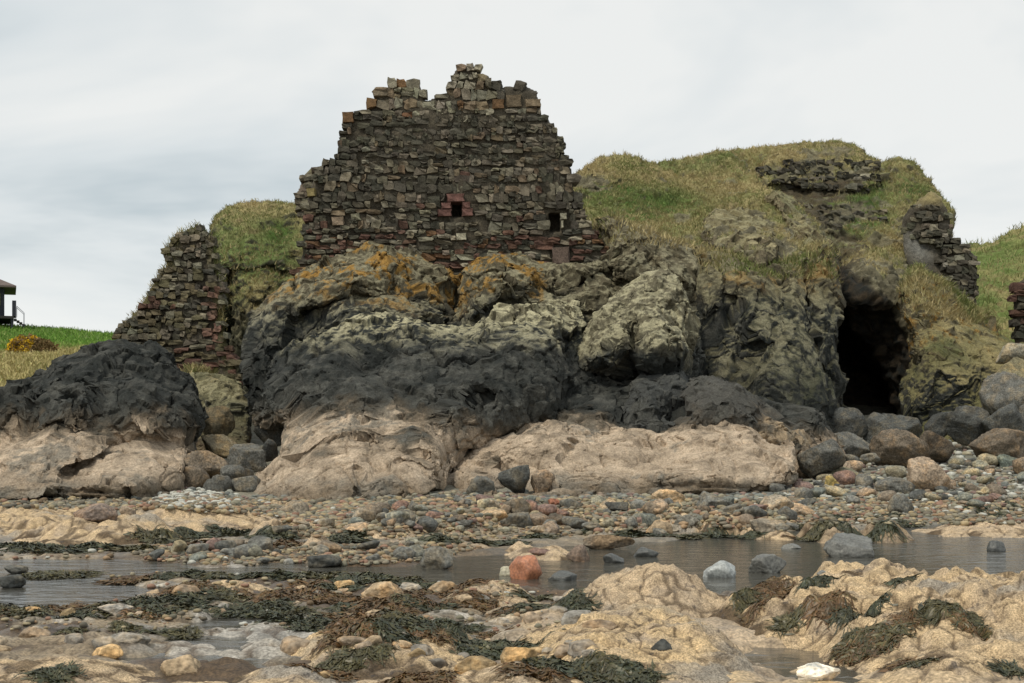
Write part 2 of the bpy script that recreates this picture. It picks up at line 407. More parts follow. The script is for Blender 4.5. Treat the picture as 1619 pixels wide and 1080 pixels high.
        ctx = dict(cell=cid[front], P=co[front], N=nf[front], U=CX + co[front][:, 0] / co[front][:, 1] * F, V=HV - (co[front][:, 2] - CH) / co[front][:, 1] * F, seed=seed)
        C = np.full((nv, 4), 0.1, np.float32); C[:, 3] = 1; C[front, :3] = np.clip(colfn(ctx), 0, 1)
        for k_ in [a_.name for a_ in me.color_attributes]: me.color_attributes.remove(me.color_attributes[k_])
        me.color_attributes.new('Col', 'FLOAT_COLOR', 'POINT').data.foreach_set('color', C.ravel())
        me.polygons.foreach_set('use_smooth', np.ones(len(me.polygons), bool)); me.materials.clear()
        if not tuss: me.set_sharp_from_angle(angle=math.radians(24))
    ob = link(name, me, M[mat], parent, **props)
    ob_ctx[ob.name] = ctx
    return ob
ob_ctx = {}

def rockcol(tan=(2.2, 0.5), black_top=None, lich=0.0, lich_h=4.5, orange=0.0, orange_h=6.5, upper=OLIVE, tanc=TAN, moss=0.0, base=BLACK, orange_u=1e9):
    def fn(c):
        P, N, s = c['P'], c['N'], c['seed']
        n1 = fbm(P * 0.5, s + 70, 4); n2 = fbm(P * 2.2, s + 71, 4); n3 = fbm(P * 7.0, s + 72, 3)
        z = P[:, 2] + 0.8 * n1 + 0.6 * n2 + 0.3 * n3 + 0.8 * c['cell']
        dark = mixc(base, GREYR * 0.9, np.clip(0.22 + 0.9 * n2 + 0.5 * n3 + 0.5 * c['cell'], 0, 1))
        colr = dark
        if black_top is not None:
            colr = mixc(dark, mixc(upper, upper * 0.55, np.clip(0.4 + 0.9 * n2, 0, 1)), sstep(black_top - 0.6, black_top + 0.6, z))
        if tan is not None:
            tc_ = mixc(tanc, TAN2 * 0.72, np.clip(0.25 + 1.1 * n2 + 0.5 * n1, 0, 1))
            tc_ = mixc(tc_, GREYR * 1.35, sstep(0.25, 0.6, -n1 + 0.5 * n3) * 0.7)
            tc_ = mixc(tc_, mixc(GREYR * 1.3, BROWN * 1.2, np.clip(0.5 + n2, 0, 1)), sstep(1.0, 0.35, P[:, 2] + 0.5 * n1 + 0.35 * n2) * 0.75)
            colr = mixc(tc_, mixc(colr, BROWN * 1.1 + GREYR * 0.3, sstep(tan[0] + 1.0, tan[0], z) * 0.6), sstep(tan[0] - tan[1], tan[0] + tan[1], z))
        if lich > 0:
            up = sstep(0.05, 0.6, N[:, 2] + 0.45 * n2)
            l = up * sstep(lich_h - 0.8, lich_h + 0.6, P[:, 2] + 0.5 * n2) * sstep(-0.12, 0.12, n3 + 0.7 * n2 + 0.1)
            colr = mixc(colr, LICH * (1 + 0.3 * n3[:, None]), np.clip(l * lich, 0, 1))
        if orange > 0:
            q = fbm(P * 1.6 + 31, s + 80, 5, 0.65)
            l = sstep(0.10, 0.20, q + 0.35 * n3) * sstep(orange_h - 0.7, orange_h + 0.7, P[:, 2] + 0.6 * n1)
            l = l * (c['U'] < orange_u)
            colr = mixc(colr, ORNG * (0.85 + 0.3 * n3[:, None]), np.clip(l * orange, 0, 1))
        if moss > 0:
            up = sstep(0.2, 0.6, N[:, 2] + 0.3 * n2)
            colr = mixc(colr, mixc(MOSS, DRY, np.clip(0.5 + n1, 0, 1)), up * moss)
        return colr
    return fn

# ------------------------------------------------------------------ beach ground
def px2g(u, v, z=0.0):
    Y = (CH - z) * F / (np.asarray(v, float) - HV)
    return np.stack([(np.asarray(u, float) - CX) / F * Y, Y], -1)
WATER = [
 [(540, 910), (640, 898), (700, 886), (850, 868), (1000, 858), (1100, 853), (1180, 846), (1260, 838), (1400, 836), (1500, 828), (1560, 816), (1700, 812), (2100, 812), (2100, 935), (1400, 928), (1150, 938), (1050, 932), (900, 940), (780, 928), (600, 916)],
 [(-400, 892), (60, 886), (200, 884), (330, 896), (460, 892), (640, 896), (640, 916), (400, 918), (240, 914), (60, 922), (-400, 925)],
 [(-60, 960), (0, 926), (120, 914), (235, 920), (225, 946), (60, 962)],
 [(200, 1050), (320, 1034), (430, 1040), (400, 1056), (240, 1060)],
 [(300, 1018), (350, 1008), (400, 1018), (360, 1032), (310, 1030)],
 [(270, 992), (370, 978), (430, 986), (370, 1000)],
 [(1110, 1055), (1200, 1024), (1330, 1026), (1410, 1042), (1390, 1085), (1180, 1085)],
]
WATER_G = [px2g([p[0] for p in w], [p[1] for p in w]) for w in WATER]
def ground_z(x, y, detail=True):
    x = np.asarray(x, float); y = np.asarray(y, float); sh = x.shape
    xf, yf = x.ravel(), y.ravel()
    beach = np.interp(yf, [0, 20, 26, 30, 34, 42, 50, 58, 70], [0.06, 0.05, 0.06, 0.10, 0.33, 0.95, 1.7, 2.6, 3.2])
    left = np.interp(yf, [54, 60, 80, 125, 160, 3000], [2.2, 4.0, 6.7, 11.9, 11.7, 4.0])
    left = left + np.clip((-38.5 - xf) * 0.075, -0.8, 1.2) * sstep(80, 120, yf)
    right = np.interp(yf, [60, 85, 125, 3000], [2.8, 7.5, 9.0, 4.0])
    t = sstep(-4, -12, xf)
    z = np.where(yf > 54, left * t + np.maximum(right, beach * (yf < 75)) * (1 - t), beach)
    near = sstep(56, 40, yf)
    p = np.stack([xf, yf, np.zeros_like(xf)], 1)
    m = (yf < 60)
    n = np.zeros_like(xf)
    if m.any():
        pm = p[m]
        n[m] = (0.04 * fbm(pm * 0.9, 3, 3) + 0.05 * fbm(pm * np.array([2.0, 2.6, 1]), 5, 4, billow=True)) * (1 - 0.45 * sstep(13.5, 15, yf[m]) * sstep(24, 20, yf[m]))
        if detail: n[m] += 0.022 * fbm(pm * 7.0, 8, 3)
        nn = m & (yf < 24) & (yf > 6) & (np.abs(xf) < 0.62 * yf + 1)
        if detail and nn.any(): n[nn] += 0.06 * (pillow(xf[nn], yf[nn], 0.38, 300) - 0.55) * sstep(24, 17, yf[nn])
        ug = CX + xf / np.maximum(yf, 1) * F
        n[m] += (0.07 * sstep(740, 860, ug) * sstep(14.2, 13.2, yf))[m]
        n[m] -= 0.008 * sstep(10, 10.8, yf[m]) * sstep(16, 15, yf[m]) * sstep(0.3, -0.5, xf[m])
    m2 = ~m
    if m2.any(): n[m2] = 0.25 * fbm(p[m2] * 0.12, 4, 3)
    z = z + n * np.where(yf < 60, 1, np.where(yf < 300, 1.0, 0.3))
    mw = (yf < 40) & (yf > 7)
    if mw.any():
        wp = p[mw] * 1.3
        xw = xf[mw] + 0.35 * fbm(wp, 15, 3); yw = yf[mw] + 0.5 * fbm(wp + 9, 16, 3)
        pool = np.full(mw.sum(), -9.0)
        for g in WATER_G: pool = np.maximum(pool, polysd(xw, yw, g))
        z[mw] = z[mw] - sstep(-0.25, 0.45, pool) * (0.17 + 0.25 * sstep(0.5, 3, pool))
    return z.reshape(sh)

def pillow(x, y, cell, seed):
    """close-set rounded knobs with creases between; returns height 0..1"""
    p = np.stack([x, y, np.full(len(x), 0.5 * cell)], 1)
    w = np.stack([fbm(p * 0.9 / cell, seed, 2), fbm(p * 0.9 / cell + 30, seed + 1, 2), np.zeros(len(x))], 1) * cell * 0.5
    q = (p + w) / cell; q[:, 2] = 0.5
    _, _, e = facets(q, seed + 2)
    return np.sqrt(np.clip(e * 1.6, 0, 1))
MOUNDS = []
class Mound:
    """low rock rising from the beach: closed heightfield on a noisy oval footprint"""
    def __init__(s, u0, u1, Y0, Y1, h, p=2.0, seed=0, lump=0.35, lscale=2.0, tilt=0.0, base=-0.08):
        s.cy = (Y0 + Y1) / 2; s.ry = (Y1 - Y0) / 2
        s.cx = ((u0 + u1) / 2 - CX) / F * s.cy; s.rx = (u1 - u0) / 2 / F * s.cy
        s.h, s.p, s.seed, s.lump, s.ls, s.tilt, s.base = h, p, seed, lump, lscale, tilt, base
        MOUNDS.append(s)
    def z(s, x, y):
        x = np.asarray(x, float); y = np.asarray(y, float); sh = x.shape
        p = np.stack([x.ravel(), y.ravel(), np.full(x.size, s.seed * 7.3)], 1)
        wx = fbm(p * 1.1, s.seed, 3); wy = fbm(p * 1.1 + 20, s.seed + 1, 3)
        a = (p[:, 0] - s.cx) / s.rx + 0.28 * wx; b = (p[:, 1] - s.cy) / s.ry + 0.28 * wy
        r = (np.abs(a) ** 2.3 + np.abs(b) ** 2.3) ** (1 / 2.3)
        prof = np.clip(1 - r ** s.p, -1.2, 1)
        gz = ground_z(p[:, 0], p[:, 1], False)
        zz = s.h * prof * (1 + s.tilt * a)
        inside = sstep(1.1, 0.7, r)
        q = np.stack([p[:, 0] + 0.2 * wy, p[:, 1] * 0.8 + 0.2 * wx, p[:, 2]], 1)
        zz += s.h * s.lump * fbm(q * s.ls, s.seed + 5, 3, 0.55, billow=True) * inside
        zz -= 0.05 * s.lump * np.exp(-(vnoise(q * s.ls * 0.9 + 3, s.seed + 8) / 0.06) ** 2) * inside
        zz += (0.035 * fbm(p * 5.5, s.seed + 6, 4, 0.6, ridged=True) + 0.012 * fbm(p * 24, s.seed + 7, 2)) * min(1.0, s.h / 0.25)
        sc_ = min(1.0, s.h / 0.3) * (1.0 if s.cy < 18 else 1.5)
        cl = 0.29 if s.cy < 18 else 0.5
        zz += sc_ * 0.055 * (pillow(p[:, 0], p[:, 1], cl, s.seed + 40) - 0.6) * (0.35 + 0.65 * sstep(-0.2, 0.25, fbm(p * 0.9 + 4, s.seed + 44, 2)))
        tt = (p[:, 1] * 0.95 + 0.35 * p[:, 0] * math.sin(s.seed) + 0.55 * fbm(p * 0.8 + 12, s.seed + 46, 3)) * (1.5 if s.cy < 18 else 0.9)
        fr = tt - np.floor(tt)
        zz += sc_ * 0.07 * (1 - fr) * sstep(0.0, 0.10, fr) * inside * (0.3 + 0.7 * sstep(-0.2, 0.2, fbm(p * 0.7 + 33, s.seed + 47, 2)))
        return (np.maximum(gz, -0.06) + zz).reshape(sh), r.reshape(sh)
def surf_z(x, y):
    z = ground_z(x, y)
    for m in MOUNDS:
        x_ = np.asarray(x, float); y_ = np.asarray(y, float)
        k = (np.abs(x_ - m.cx) < m.rx * 1.35) & (np.abs(y_ - m.cy) < m.ry * 1.35)
        if k.any():
            mz, r = m.z(x_[k], y_[k]); zk = z[k]
            z[k] = np.where(r < 1.12, np.maximum(zk, mz), zk)
    return z
_hs = np.arange(-0.50, 0.5001, 0.0014); _hl = np.linspace(math.log(7.0), math.log(58.0), 520)
_HM = [None]
def hmap():
    if _HM[0] is None:
        s_, l_ = np.meshgrid(_hs, _hl); Y = np.exp(l_); _HM[0] = surf_z(s_ * Y, Y)
    return _HM[0]
def hz(x, y):
    """surface height of beach and shore rocks, interpolated"""
    h = hmap(); y = np.maximum(np.asarray(y, float), 7.01); x = np.asarray(x, float)
    a = np.clip((x / y - _hs[0]) / (_hs[1] - _hs[0]), 0, len(_hs) - 1.001); b = np.clip((np.log(y) - _hl[0]) / (_hl[1] - _hl[0]), 0, len(_hl) - 1.001)
    i = a.astype(int); j = b.astype(int); fa = a - i; fb = b - j
    return (h[j, i] * (1 - fa) + h[j, i + 1] * fa) * (1 - fb) + (h[j + 1, i] * (1 - fa) + h[j + 1, i + 1] * fa) * fb
_ys = np.exp(np.linspace(math.log(7.3), math.log(57), 900))
def hit(u, v):
    """distance at which the view ray through a pixel meets the beach"""
    u = np.atleast_1d(np.asarray(u, float)); v = np.atleast_1d(np.asarray(v, float))
    out = np.zeros(len(u))
    for i in range(0, len(u), 1000):
        uu, vv = u[i:i + 1000, None], v[i:i + 1000, None]
        X = (uu - CX) / F * _ys; Z = CH + (HV - vv) / F * _ys
        below = Z < np.maximum(hz(X, np.broadcast_to(_ys, X.shape)), 0.0)
        out[i:i + 1000] = np.where(below.any(1), _ys[below.argmax(1)], 0)
    return out
def depth_of(ctx, u, v):
    """distance of a traced rock mass at a pixel (nearest vertex)"""
    u = np.atleast_1d(u); v = np.atleast_1d(v)
    out = []
    for a, b in zip(u, v):
        d = (ctx['U'] - a) ** 2 + (ctx['V'] - b) ** 2
        k = d < max(16.0, d.min() + 1)
        out.append(ctx['P'][k, 1].min())
    return np.array(out)
# ------------------------------------------------------------------ rocks of the shore (built as low closed mounds)
MOUND_DEF = [
 # u0, u1, Y0, Y1, h, p, lump, lscale, tilt, tint, label
 (880, 1150, 12.4, 14.6, 0.400, 1.15, 0.20, 1.8, 0.0, 0.0, 'pale tan pyramid-shaped rock hump rising beside the brown pool'),
 (1150, 1900, 9.4, 15.0, 0.336, 4.0, 0.6, 1.9, 0.10, 0.5, 'broad knobbly ochre rock platform dotted with dark weed beside the open pool'),
 (470, 760, 9.5, 11.9, 0.208, 2.0, 0.35, 1.7, 0.0, 0.7, 'smooth ochre whaleback rock with a dark crack and weed on its crest'),
 (845, 1190, 9.0, 11.9, 0.216, 2.0, 0.40, 1.9, 0.0, 0.8, 'rough golden-tan rock hump with a small dark knob near its top'),
 (330, 560, 8.3, 9.7, 0.104, 2.0, 0.4, 2.4, 0.0, 0.4, 'low tan rock hump at the end of the small brown puddle'),
 (-120, 200, 8.3, 9.9, 0.128, 2.0, 0.4, 2.2, 0.0, 0.3, 'cream rock hump with a dark green weed tuft in its hollow'),
 (180, 400, 8.3, 9.3, 0.080, 2.0, 0.4, 2.6, 0.0, 0.3, 'low tan rock with brown weed crust behind the wet white pools'),
 (560, 900, 8.3, 9.6, 0.104, 2.2, 0.45, 2.2, 0.0, 0.2, 'pale barnacled rock shelf holding dark red weed in its cracks'),
 (700, 835, 13.6, 15.4, 0.160, 2.2, 0.35, 2.4, -0.2, 0.1, 'small cream lumpy rock with brown weed along its foot'),
 (560, 700, 13.0, 14.2, 0.096, 2.0, 0.4, 2.5, 0, 0.0, 'flat pinkish grey rock nearly buried in brown and green weed'),
 (380, 480, 13.4, 14.6, 0.104, 2.0, 0.4, 2.5, 0, 0.0, 'pale grey rock poking out between dark weed mats'),
 (250, 420, 14.2, 15.6, 0.104, 2.0, 0.4, 2.0, 0, 0.3, 'low tan rock behind the thick dark green weed bank'),
 (-150, 180, 24.0, 28.5, 0.429, 2.2, 0.45, 1.0, 0, 0.6, 'yellowish lumpy rock ledge at the end of the long tan ledge'),
 (40, 300, 22.0, 25.5, 0.328, 2.2, 0.4, 1.1, -0.2, 0.4, 'low pale rock ledge sloping down to the dark green weed bank'),
 (160, 470, 24.6, 28.2, 0.484, 1.8, 0.35, 0.9, -0.1, 0.4, 'long tan barnacled ledge split by a diagonal crack'),
 (400, 520, 23.2, 25.6, 0.265, 2.0, 0.4, 1.4, 0, 0.2, 'small tan ledge tapering into the pebble beach'),
 (475, 530, 20.2, 21.6, 0.250, 2.2, 0.35, 1.8, 0, 0.0, 'cream rock with a dark end beside the brown weed'),
 (680, 800, 24.5, 27.5, 0.406, 1.6, 0.5, 1.3, 0.0, 0.2, 'craggy pale tan rock with a knobbed top among the cobbles'),
 (915, 1010, 24.2, 26.4, 0.250, 1.8, 0.4, 1.4, 0.0, 0.3, 'flat cream rock shelf behind the dark bushy weed clump'),
 (1040, 1110, 25.5, 27.8, 0.484, 1.4, 0.45, 1.6, -0.1, 0.3, 'pointed tan rock with a dark weed patch in its face'),
 (1100, 1170, 24.6, 26.4, 0.296, 1.8, 0.4, 1.5, 0.1, 0.2, 'flattish tan rock with an undercut dark end'),
 (1160, 1262, 23.5, 26.0, 0.203, 2.0, 0.45, 1.5, 0, 0.2, 'low pale rock shelf dipping into the still brown water'),
 (795, 915, 19.2, 21.6, 0.203, 2.0, 0.45, 1.7, 0, 0.0, 'barnacled grey-cream rock hump behind the wedge stone in the channel'),
 (1255, 1375, 23.0, 26.0, 0.562, 1.7, 0.5, 1.5, 0, -0.4, 'dark weed-hung brown rock at the edge of the pool'),
 (1345, 1440, 23.0, 25.2, 0.328, 1.8, 0.5, 1.6, 0, -0.6, 'low rock draped in blackish weed beside the dark weed-hung rock'),
 (560, 690, 24.0, 26.6, 0.22, 2.0, 0.4, 1.5, 0, 0.0, 'low greyish tan shelf with cobbles piled against it below the outcrop'),
 (830, 930, 27.0, 29.5, 0.24, 2.0, 0.4, 1.5, 0, 0.1, 'flat buff shelf just below the brick-red stone'),
 (1010, 1060, 29.0, 31.0, 0.22, 2.0, 0.4, 1.6, 0, 0.0, 'small buff ledge under the middle of the tan slab'),
 (1120, 1260, 27.5, 30.0, 0.26, 2.0, 0.4, 1.4, 0, 0.1, 'wide buff ledge below the squared end of the tan slab'),
 (600, 760, 20.8, 22.6, 0.16, 2.0, 0.4, 1.7, 0, -0.3, 'low brown ledge on the far side of the pale channel'),
 (1440, 1700, 24.2, 27.5, 0.234, 2.0, 0.4, 1.2, 0, 0.0, 'low grey-tan shelf edging the white rippled water'),
]
mobs = []
for i, d in enumerate(MOUND_DEF):
    mobs.append((Mound(*d[:6], seed=100 + i * 3, lump=d[6], lscale=d[7], tilt=d[8]), d))

# ground sheet
s_in = np.arange(-0.62, 0.62, 0.0024)
s_out = np.array([0.7, 0.9, 1.3, 2, 3.5, 6, 10])
ss = np.r_[-s_out[::-1], s_in, s_out]
Yr = np.r_[-60, -20, -5, 0, 3, 5.5, 7 * (60 / 7) ** np.linspace(0, 1, 330), 60 * (3000 / 60) ** np.linspace(0.01, 1, 140)]
SS, YY = np.meshgrid(ss, Yr)
XX = SS * np.maximum(YY, 7)
ZZ = ground_z(XX, YY)
gp = np.stack([XX.ravel(), YY.ravel(), np.zeros(XX.size)], 1)
a1 = fbm(gp * 0.55, 201, 4); a2 = fbm(gp * 2.3, 202, 4); a3 = fbm(gp * 6, 203, 3)
yv, xv, zv = gp[:, 1], gp[:, 0], ZZ.ravel()
wetg = np.array([0.16, 0.15, 0.125]); brownw = np.array([0.075, 0.045, 0.022]); pebg = np.array([0.165, 0.165, 0.13])
c = mixc(np.array([0.28, 0.22, 0.145]), wetg, np.clip(0.45 + 1.3 * a2, 0, 1))
c = mixc(c, brownw, sstep(0.0, 0.3, a1 + 0.5 * a2 + 0.12) * sstep(24, 18, yv) * sstep(4, 0.5, xv) * 0.9)
c = mixc(c, np.array([0.42, 0.395, 0.35]), sstep(0.15, 0.35, -a1 + 0.4 * a3) * sstep(24, 18, yv) * 0.8)
c = mixc(c, mixc(pebg, np.array([0.22, 0.2, 0.15]), np.clip(0.5 + 1.2 * a2, 0, 1)), sstep(25, 31, yv))
ug_ = CX + xv / np.maximum(yv, 1) * F
shelf = sstep(730, 860, ug_) * sstep(14.3, 13.2, yv) * (yv > 3)
plg = np.ones(len(yv)); kk = (yv > 6.5) & (yv < 24) & (np.abs(xv) < 0.6 * yv)
plg[kk] = pillow(xv[kk], yv[kk], 0.38, 300)
cs_ = mixc(mixc(TANY, TAN, np.clip(0.5 + a1, 0, 1)), TAN2, np.clip(0.3 + 1.1 * a2, 0, 1))
c = mixc(c, cs_, shelf)
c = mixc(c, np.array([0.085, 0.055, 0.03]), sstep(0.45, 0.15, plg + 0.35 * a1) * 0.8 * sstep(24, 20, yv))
c = mixc(c, np.array([0.05, 0.042, 0.028]), sstep(-0.02, -0.1, zv))
fg = mixc(np.array([0.075, 0.16, 0.022]), np.array([0.10, 0.155, 0.04]), np.clip(0.5 + a1, 0, 1))
fdry = mixc(np.array([0.25, 0.205, 0.095]), np.array([0.13, 0.13, 0.05]), np.clip(0.35 + 1.2 * a2 + 0.6 * a1, 0, 1))
fld = mixc(fdry, fg, sstep(82, 100, yv + 14 * fbm(gp * 0.12, 205, 3) + 6 * a2))
c = mixc(c, fld, sstep(53, 57, yv) * sstep(-2, -6, xv) + 0)
c = np.where((yv > 85)[:, None], fld, c)
nr, nc = XX.shape
ii = np.arange(nr * nc).reshape(nr, nc)
gq = np.stack([ii[:-1, :-1], ii[:-1, 1:], ii[1:, 1:], ii[1:, :-1]], -1).reshape(-1, 4)
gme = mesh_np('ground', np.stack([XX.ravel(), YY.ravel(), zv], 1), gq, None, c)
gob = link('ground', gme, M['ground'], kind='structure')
gme.materials.append(M['field'])
far = (YY[:-1, :-1] > 55).ravel().astype(np.int32)
gme.polygons.foreach_set('material_index', far)

# water: one level sheet at the pools' height, dipping ground lets it show
wx0, wx1 = -16.0, 26.0
wv_ = [(wx0, 7.2, 0), (wx1, 7.2, 0), (wx1, 31, 0), (wx0, 31, 0)]
wq = mesh_np('water', wv_, [(0, 1, 2, 3)])
link('water', wq, M['water'], kind='structure')

def mound_mesh(m, d, name='shore_rock'):
    cxs = 0.00092 * m.cy; cys = 0.0020 * m.cy
    if m.rx > 2.2: cxs *= 1.25
    xs = np.arange(m.cx - m.rx * 1.4, m.cx + m.rx * 1.4, cxs); ys = np.arange(m.cy - m.ry * 1.4, m.cy + m.ry * 1.4, cys)
    X, Y = np.meshgrid(xs, ys); Z, r = m.z(X, Y)
    keep = r < 1.16
    cell = keep[:-1, :-1] & keep[1:, :-1] & keep[:-1, 1:] & keep[1:, 1:]
    used = np.zeros(X.shape, bool)
    used[:-1, :-1] |= cell; used[1:, :-1] |= cell; used[:-1, 1:] |= cell; used[1:, 1:] |= cell
    idx = -np.ones(X.shape, np.int64); idx[used] = np.arange(used.sum())
    q = np.stack([idx[:-1, :-1][cell], idx[:-1, 1:][cell], idx[1:, 1:][cell], idx[1:, :-1][cell]], 1)
    P = np.stack([X[used], Y[used], Z[used]], 1)
    dzx = np.gradient(Z, axis=1)[used] / cxs; dzy = np.gradient(Z, axis=0)[used] / cys
    nz = 1 / np.sqrt(1 + dzx ** 2 + dzy ** 2)
    sd0 = m.seed
    n1 = fbm(P * 1.3, sd0 + 30, 4); n2 = fbm(P * 4.5, sd0 + 31, 4); n3 = fbm(P * 16, sd0 + 32, 2)
    t = d[9]
    base = mixc(TAN, TANY, np.full(len(P), np.clip(t, 0, 1)))
    if t < 0: base = mixc(base, BROWN, np.full(len(P), -t))
    cc = mixc(base, TAN2 * 1.0, np.clip(0.22 + 1.2 * n2, 0, 1))
    cc = mixc(cc, np.array([0.27, 0.255, 0.225]), sstep(0.15, 0.5, n1) * 0.75)
    gz = np.maximum(ground_z(P[:, 0], P[:, 1], False), -0.05); hh = (P[:, 2] - gz) / m.h
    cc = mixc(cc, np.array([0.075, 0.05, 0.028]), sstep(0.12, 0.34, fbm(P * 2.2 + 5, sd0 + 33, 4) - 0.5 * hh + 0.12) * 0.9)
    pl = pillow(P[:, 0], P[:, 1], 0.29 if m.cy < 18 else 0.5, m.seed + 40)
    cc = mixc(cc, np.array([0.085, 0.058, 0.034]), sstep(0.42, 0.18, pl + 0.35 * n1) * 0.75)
    cc = mixc(cc, np.array([0.05, 0.045, 0.045]), sstep(0.52, 0.66, n3 + 0.35 * n2) * 0.7)
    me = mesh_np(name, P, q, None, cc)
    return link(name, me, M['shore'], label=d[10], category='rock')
for m, d in mobs: mound_mesh(m, d)

# ------------------------------------------------------------------ crags and outcrops
TANC = np.array([0.47, 0.375, 0.275])
crag = relief('rock_crag',
 [(392, 660), (398, 540), (402, 500), (428, 468), (455, 452), (478, 428), (540, 400), (600, 388), (650, 392), (720, 408), (760, 402), (800, 398), (850, 408), (900, 412), (955, 398), (965, 365), (945, 340), (975, 345), (1010, 365), (1050, 380), (1105, 388), (1115, 660)],
 [(400, 600, 46.2), (430, 480, 47.2), (480, 435, 48.2), (600, 392, 48.8), (720, 415, 49.3), (800, 402, 48.8), (900, 415, 48.9), (960, 350, 51), (1000, 375, 50.5), (1100, 395, 51), (600, 500, 46.8), (800, 500, 46.8), (1000, 450, 48), (1100, 500, 48.5), (600, 640, 46), (1000, 640, 46.5)],
 [([(398, 640), (402, 500), (430, 466), (462, 455), (478, 470), (450, 520), (438, 640)], 1.0, 25),
  ([(462, 505), (472, 445), (540, 400), (610, 389), (668, 400), (625, 425), (612, 470), (565, 478), (515, 500)], 1.6, 40),
  ([(618, 440), (650, 408), (712, 408), (718, 440), (712, 485), (645, 478)], 0.35, 20),
  ([(730, 505), (728, 430), (760, 408), (800, 401), (842, 412), (852, 438), (832, 468), (792, 488), (760, 502)], 1.6, 35),
  ([(480, 540), (555, 482), (620, 468), (700, 484), (706, 505), (640, 530)], 1.6, 18),
  ([(850, 455), (870, 425), (920, 415), (960, 405), (962, 432), (905, 452)], 0.9, 14),
  ([(965, 445), (968, 408), (1000, 396), (1030, 402), (1033, 440)], 1.0, 15),
  ([(1036, 445), (1038, 398), (1072, 396), (1100, 412), (1104, 450)], 1.0, 15),
  ([(960, 395), (955, 350), (985, 352), (1020, 372), (1010, 395)], 0.7, 12),
  ([(845, 500), (850, 462), (930, 455), (990, 450), (960, 490)], 1.0, 18)],
 [([(722, 405), (726, 450), (718, 515)], 1.3, 7), ([(470, 510), (560, 482), (620, 474), (712, 490)], 0.7, 4), ([(840, 470), (920, 452), (1010, 440)], 0.5, 4)],
 amp=0.32, owarp=4, crk=0.12, colfn=rockcol(tan=None, black_top=6.2, lich=0.45, lich_h=5.5, orange=0.95, orange_u=860, orange_h=6.4, upper=np.array([0.105, 0.09, 0.055])), seed=11, back=3,
 label='brown crag with orange and grey lichen carrying the tall ruined wall', category='crag')
outc = relief('rock_outcrop',
 [(352, 800), (385, 768), (430, 735), (458, 700), (466, 672), (395, 676), (396, 625), (420, 585), (455, 548), (480, 528), (505, 508), (555, 497), (610, 500), (630, 512), (660, 500), (700, 512), (760, 518), (800, 500), (850, 485), (905, 470), (935, 465), (940, 650), (885, 680), (800, 700), (730, 710), (724, 742), (702, 768), (640, 797), (500, 803)],
 [(360, 797, 34.3), (500, 800, 34.0), (640, 794, 34.5), (700, 740, 35.8), (480, 690, 37.6), (600, 672, 37.9), (715, 680, 38.2), (470, 650, 39.6), (600, 640, 39.4), (460, 610, 41.4), (600, 590, 40.8), (750, 600, 40.3), (880, 600, 41.5), (420, 600, 43), (500, 520, 43.6), (600, 505, 43.8), (760, 520, 43.8), (900, 475, 44.8), (935, 600, 43.2), (395, 665, 42.5), (780, 690, 40.2)],
 [([(430, 610), (505, 508), (560, 496), (612, 502), (600, 545), (540, 590), (480, 630)], 0.8, 40),
  ([(600, 560), (625, 515), (662, 500), (710, 515), (740, 560), (690, 600), (620, 605)], 0.75, 40),
  ([(740, 570), (760, 522), (810, 498), (885, 473), (905, 540), (865, 590), (780, 605)], 0.9, 40),
  ([(690, 640), (740, 590), (800, 580), (875, 590), (890, 640), (830, 690), (733, 708), (720, 680)], 1.0, 30),
  ([(400, 670), (405, 620), (440, 610), (475, 640), (462, 668)], 0.7, 20),
  ([(480, 650), (520, 600), (600, 590), (680, 610), (700, 650), (600, 662)], 0.6, 35),
  ([(375, 785), (440, 735), (475, 682), (560, 664), (660, 668), (720, 672), (724, 735), (690, 768), (600, 785), (500, 796)], 1.0, 70),
  ([(440, 803), (520, 768), (640, 757), (702, 766), (640, 797)], 0.5, 14),
  ([(705, 628), (745, 605), (792, 622), (778, 655), (728, 665)], -1.0, 14)],
 [([(560, 690), (640, 722), (715, 725)], 0.35, 3.5), ([(630, 735), (680, 740), (724, 728)], 0.4, 3.5), ([(470, 672), (560, 664), (640, 690)], 0.15, 4), ([(690, 765), (702, 740), (724, 710)], 0.6, 5), ([(900, 480), (890, 540), (905, 600), (890, 650)], 0.8, 6), ([(560, 790), (570, 760), (560, 740)], 0.3, 3)],
 amp=0.32, owarp=9, crk=0.12, colfn=rockcol(tan=(1.95, 0.45), black_top=5.6, lich=1.0, lich_h=5.0, tanc=TANC), seed=12, fa=1.0, voxel=0.055, calm=(2.4, 0.28),
 label='large outcrop, tan at its foot, black above, crested with pale lichen', category='rock outcrop')
relief('rock_shelf',
 [(560, 810), (600, 690), (720, 640), (800, 620), (900, 606), (985, 600), (1100, 606), (1200, 630), (1310, 655), (1352, 690), (1362, 810)],
 [(600, 700, 40.2), (720, 650, 41.6), (900, 612, 43.2), (1000, 606, 43.0), (1100, 612, 42.8), (1200, 640, 43.0), (1320, 665, 43.5), (600, 800, 36.5), (900, 800, 36.0), (1100, 800, 36.2), (1350, 800, 37.5), (900, 690, 40.4), (1100, 690, 40.2), (1260, 720, 39.8), (750, 720, 38.9)],
 [([(880, 700), (890, 640), (940, 615), (990, 640), (985, 690)], 0.7, 20), ([(1190, 720), (1210, 660), (1260, 650), (1310, 670), (1300, 720)], 0.7, 20), ([(725, 770), (735, 715), (790, 700), (815, 740), (790, 775)], 0.6, 15)],
 [], amp=0.3, owarp=6, crk=0.1, colfn=rockcol(tan=(1.5, 0.45), base=BLACK, tanc=TANC * 0.8), seed=19, back=2,
 label='low dark rock filling the hollows between outcrop, slab and columned cliff', category='rock')
